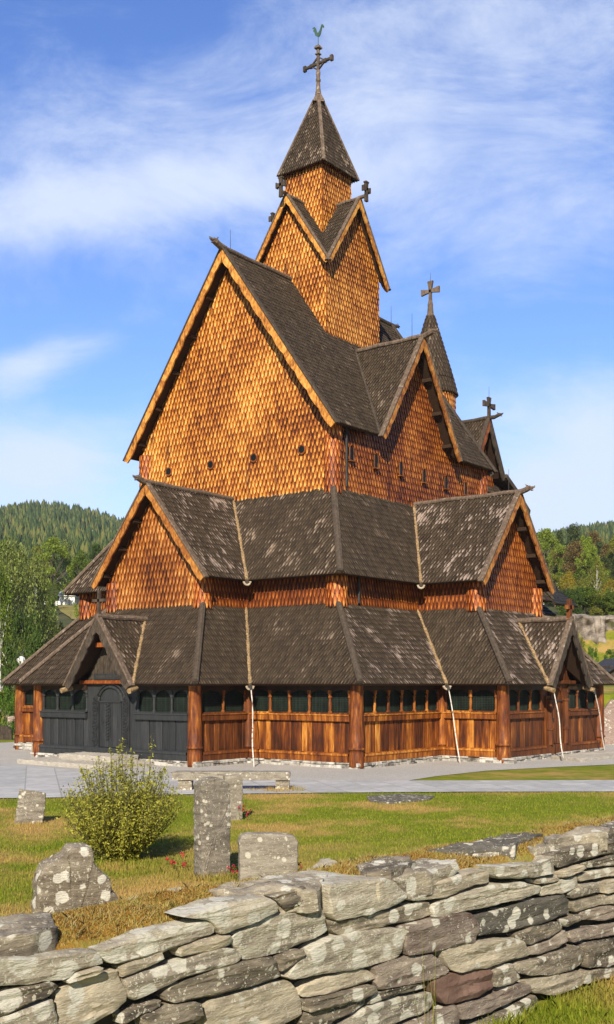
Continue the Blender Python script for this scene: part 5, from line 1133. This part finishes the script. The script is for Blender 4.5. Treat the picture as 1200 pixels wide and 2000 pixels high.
X,D=hit(131,1183); p=cp(X,D); hs=empty('white_house',p,TH-math.radians(90),label='small white building with pale roof among the trees far left',cat='house')
mm=M(); mm.cube((0,2,.55),1.9*1,4,1.3); mm.build('wall',m_white,hs); mm=M(); mm.prism([(-1.1,-.2,1.15),(1.1,-.2,1.15),(1.1,2,1.9),(-1.1,2,1.9)],(0,0,.12)); mm.prism([(-1.1,2,1.9),(1.1,2,1.9),(1.1,4.2,1.15),(-1.1,4.2,1.15)],(0,0,.12)); mm.build('roof',m_white,hs)
mm=M(); mm.cube((.1,-.03,.45),.5,.05,.9); mm.build('door',m_rooftile,hs)
mm=M(); mm.cube((0,0,.2),3.2,.3,.7,0); o=mm.build('low_white_wall',m_white); X2,D2=hit(110,1183); o.location=cp(X2,D2); o.rotation_euler=(0,0,TH-math.radians(90)); tag(o,'low white wall left of the small white building','wall')
X,D=(1216-600)/FPX*70,70; sh=empty('dark_shed',cp(X,D)-V3((0,0,.2)),TH-math.radians(70),label='small dark shed with black pitched roof at the right edge',cat='shed')
mm=M(); mm.cube((.3,1,.6),2.4,2,1.2); mm.build('wall',m_wdark,sh); mm=M(); mm.prism([(-1.2,-.3,.9),(.3,-.3,1.7),(1.8,-.3,.9),(1.8,-.3,.82),(.3,-.3,1.6),(-1.2,-.3,.82)],(0,2.6,0)); mm.build('roof',m_darkroof,sh)
X,D=(42-600)/FPX*66,66; zz_=2.5+(HOR-1291)*D/FPX; lp=empty('globe_lamp',cp(X,D),label='white globe lamp on a short post above the roof corner at left',cat='lamp'); b0=cp(X,D).z
mm=M(); mm.tube([(0,0,0),(0,0,zz_-b0-.15)],[.05,.04],8); mm.build('post',m_iron,lp); mm=M(); mm.tube([(0,0,zz_-b0-.28+.28*(1-math.cos(a_))) for a_ in [math.pi*q/8 for q in range(9)]],[max(.01,.28*math.sin(math.pi*q/8)) for q in range(9)],12); mm.build('globe',m_white,lp,smooth=True)
# ---- foreground bush
BX,BD=(238-600)/FPX*15.9,15.9; bush=empty('willow_bush',cp(BX,BD),label='yellow-green bushy shrub with upright shoots on the lawn left of the pillar',cat='bush'); bm_=M(); lp_=[]
for i in range(360):
    an=rng.uniform(0,6.28); out=rng.uniform(.02,1)**.55; ln=rng.uniform(.55,1.08)*(1.0-.45*out**2); R=.80*out; top=V3((R*math.cos(an),R*math.sin(an),ln*1.3)); r0=rng.uniform(.0,.14); b0=V3((r0*math.cos(an),r0*math.sin(an),0)); mid=lerp(b0,top,.5)+V3((math.cos(an)*.14*out,math.sin(an)*.14*out,-.02)); pts=[]
    for k in range(9): t_=k/8; pts.append((b0*(1-t_)**2+mid*2*t_*(1-t_)+top*t_*t_))
    bm_.tube(pts,[.007-.0055*k/8 for k in range(9)],4)
    for k in range(88):
        t_=rng.uniform(.03,1)**.85; p=b0*(1-t_)**2+mid*2*t_*(1-t_)+top*t_*t_; lp_.append([p.x+rng.normal()*.045,p.y+rng.normal()*.045,p.z+rng.normal()*.04])
for (dx,h_) in((.40,1.58),(-.02,1.46),(-.28,1.30),(.16,1.34),(.02,1.5),(-.12,1.42),(.55,1.15),(-.5,1.15)):
    pts=[V3((dx*.6,-.05,.6)),V3((dx*.9,-.08,1.0)),V3((dx,-.1,h_))]; bm_.tube(pts,[.007,.005,.002],4)
    for k in range(60): t_=rng.random(); p=lerp(pts[1],pts[2],t_); lp_.append([p.x+rng.normal()*.018,p.y+rng.normal()*.018,p.z+rng.normal()*.012])
bush.rotation_euler=(0,0,TH-math.radians(90)); bush.scale=(1.12,1.12,1.14)
bm_.build('stems',m_bark,bush); me=leafmesh('foliage',lp_,.038,LM['bush'],asp=.42,up=.4); o=bpy.data.objects.new('foliage',me); COL.objects.link(o); o.parent=bush
# ---- flowers
m_red=mat('red_petals',[(.22,.006,.010),(.42,.012,.02),(.36,.02,.06)],island=.9,rough=.5,bump=0); m_blue=mat('blue_petals',[(.12,.10,.5),(.3,.25,.7)],island=.9,rough=.5,bump=0)
def flowers(px,D,r,n_,label,mt=None,h=.22):
    X=(px-600)/FPX*D; o=empty('flower_clump',cp(X,D),label=label,cat='flowers',group='flowers planted at the gravestones'); p=[]
    for i in range(n_*6): a_=rng.uniform(0,6.28); q=r*math.sqrt(rng.random()); p.append([q*math.cos(a_),q*math.sin(a_),rng.uniform(.01,h*.85)])
    me=leafmesh('leaves',p,.035,LM['green'],asp=.5); c=bpy.data.objects.new('leaves',me); COL.objects.link(c); c.parent=o
    me=leafmesh('flower',rng.normal(size=(9,3))*.011,.028,mt or m_red,asp=.8)
    for i in range(n_):
        a_=rng.uniform(0,6.28); q=r*math.sqrt(rng.random()); c=bpy.data.objects.new('flower',me); COL.objects.link(c); c.parent=o; c.location=(q*math.cos(a_),q*math.sin(a_),rng.uniform(h*.35,h)); c.rotation_euler=(a_,q*9,i)
flowers(345,14.9,.16,13,'red flowers at the right foot of the yellow-green bush'); flowers(478,20.4,.14,9,'red flowers right of the slim rear gravestone',h=.26); flowers(456,14.0,.07,5,'red flowers between the tall pillar and the broad gravestone'); flowers(586,13.7,.05,4,'red flowers at the right edge of the broad gravestone'); flowers(45,8.6,.16,8,'blue flowers in the grass left of the stepped gravestone',m_blue,.3)
for (px,D,r,n_,h) in((414,14.2,.32,520,.12),(465,13.6,.25,300,.12),(137,8.1,.42,700,.14),(60,19.8,.3,200,.08),(555,26.0,.5,500,.14),(520,26.2,.5,300,.1),(240,15.1,.7,700,.12),(350,14.6,.3,300,.12),(30,8.0,.3,400,.16)):
    o=tuft((px-600)/FPX*D,D,r,n_,h)
# tall bents growing at the foot of the wall on the road side
bt=M()
for i in range(7):
    t_,z_=onw(805+random.uniform(-12,16),1995); b0=ORG+WU*t_+WN*.10+V3((0,0,.75)); tp=b0+V3((random.uniform(-.05,.05),random.uniform(-.05,.05),random.uniform(.3,.62)-.0)); bt.tube([b0,lerp(b0,tp,.5)+V3((.01,0,0)),tp],[.0013,.0011,.0005],4)
o=bt.build('grass_bents',m_blade); tag(o,'thin tall grass stalks against the foot of the wall','grass',kind='stuff')

# ---- the air between here and the hills
hz=M(); hv=[cw(x,d,z) for z in (-1.5,150) for x,d in ((-1720,-30),(1720,-30),(1720,1540),(-1720,1540))]
hz.add(hv,[(0,3,2,1),(4,5,6,7),(0,1,5,4),(1,2,6,5),(2,3,7,6),(3,0,4,7)])
hm=bpy.data.materials.new('thin_haze'); hm.use_nodes=True; t=hm.node_tree; t.nodes.clear(); ho=nd(t,'ShaderNodeOutputMaterial'); pv_=nd(t,'ShaderNodeVolumePrincipled'); pv_.inputs['Color'].default_value=(.88,.93,1,1); pv_.inputs['Density'].default_value=.00022; pv_.inputs['Anisotropy'].default_value=.2
t.links.new(pv_.outputs[0],ho.inputs['Volume']); tag(hz.build('haze',hm),kind='stuff')
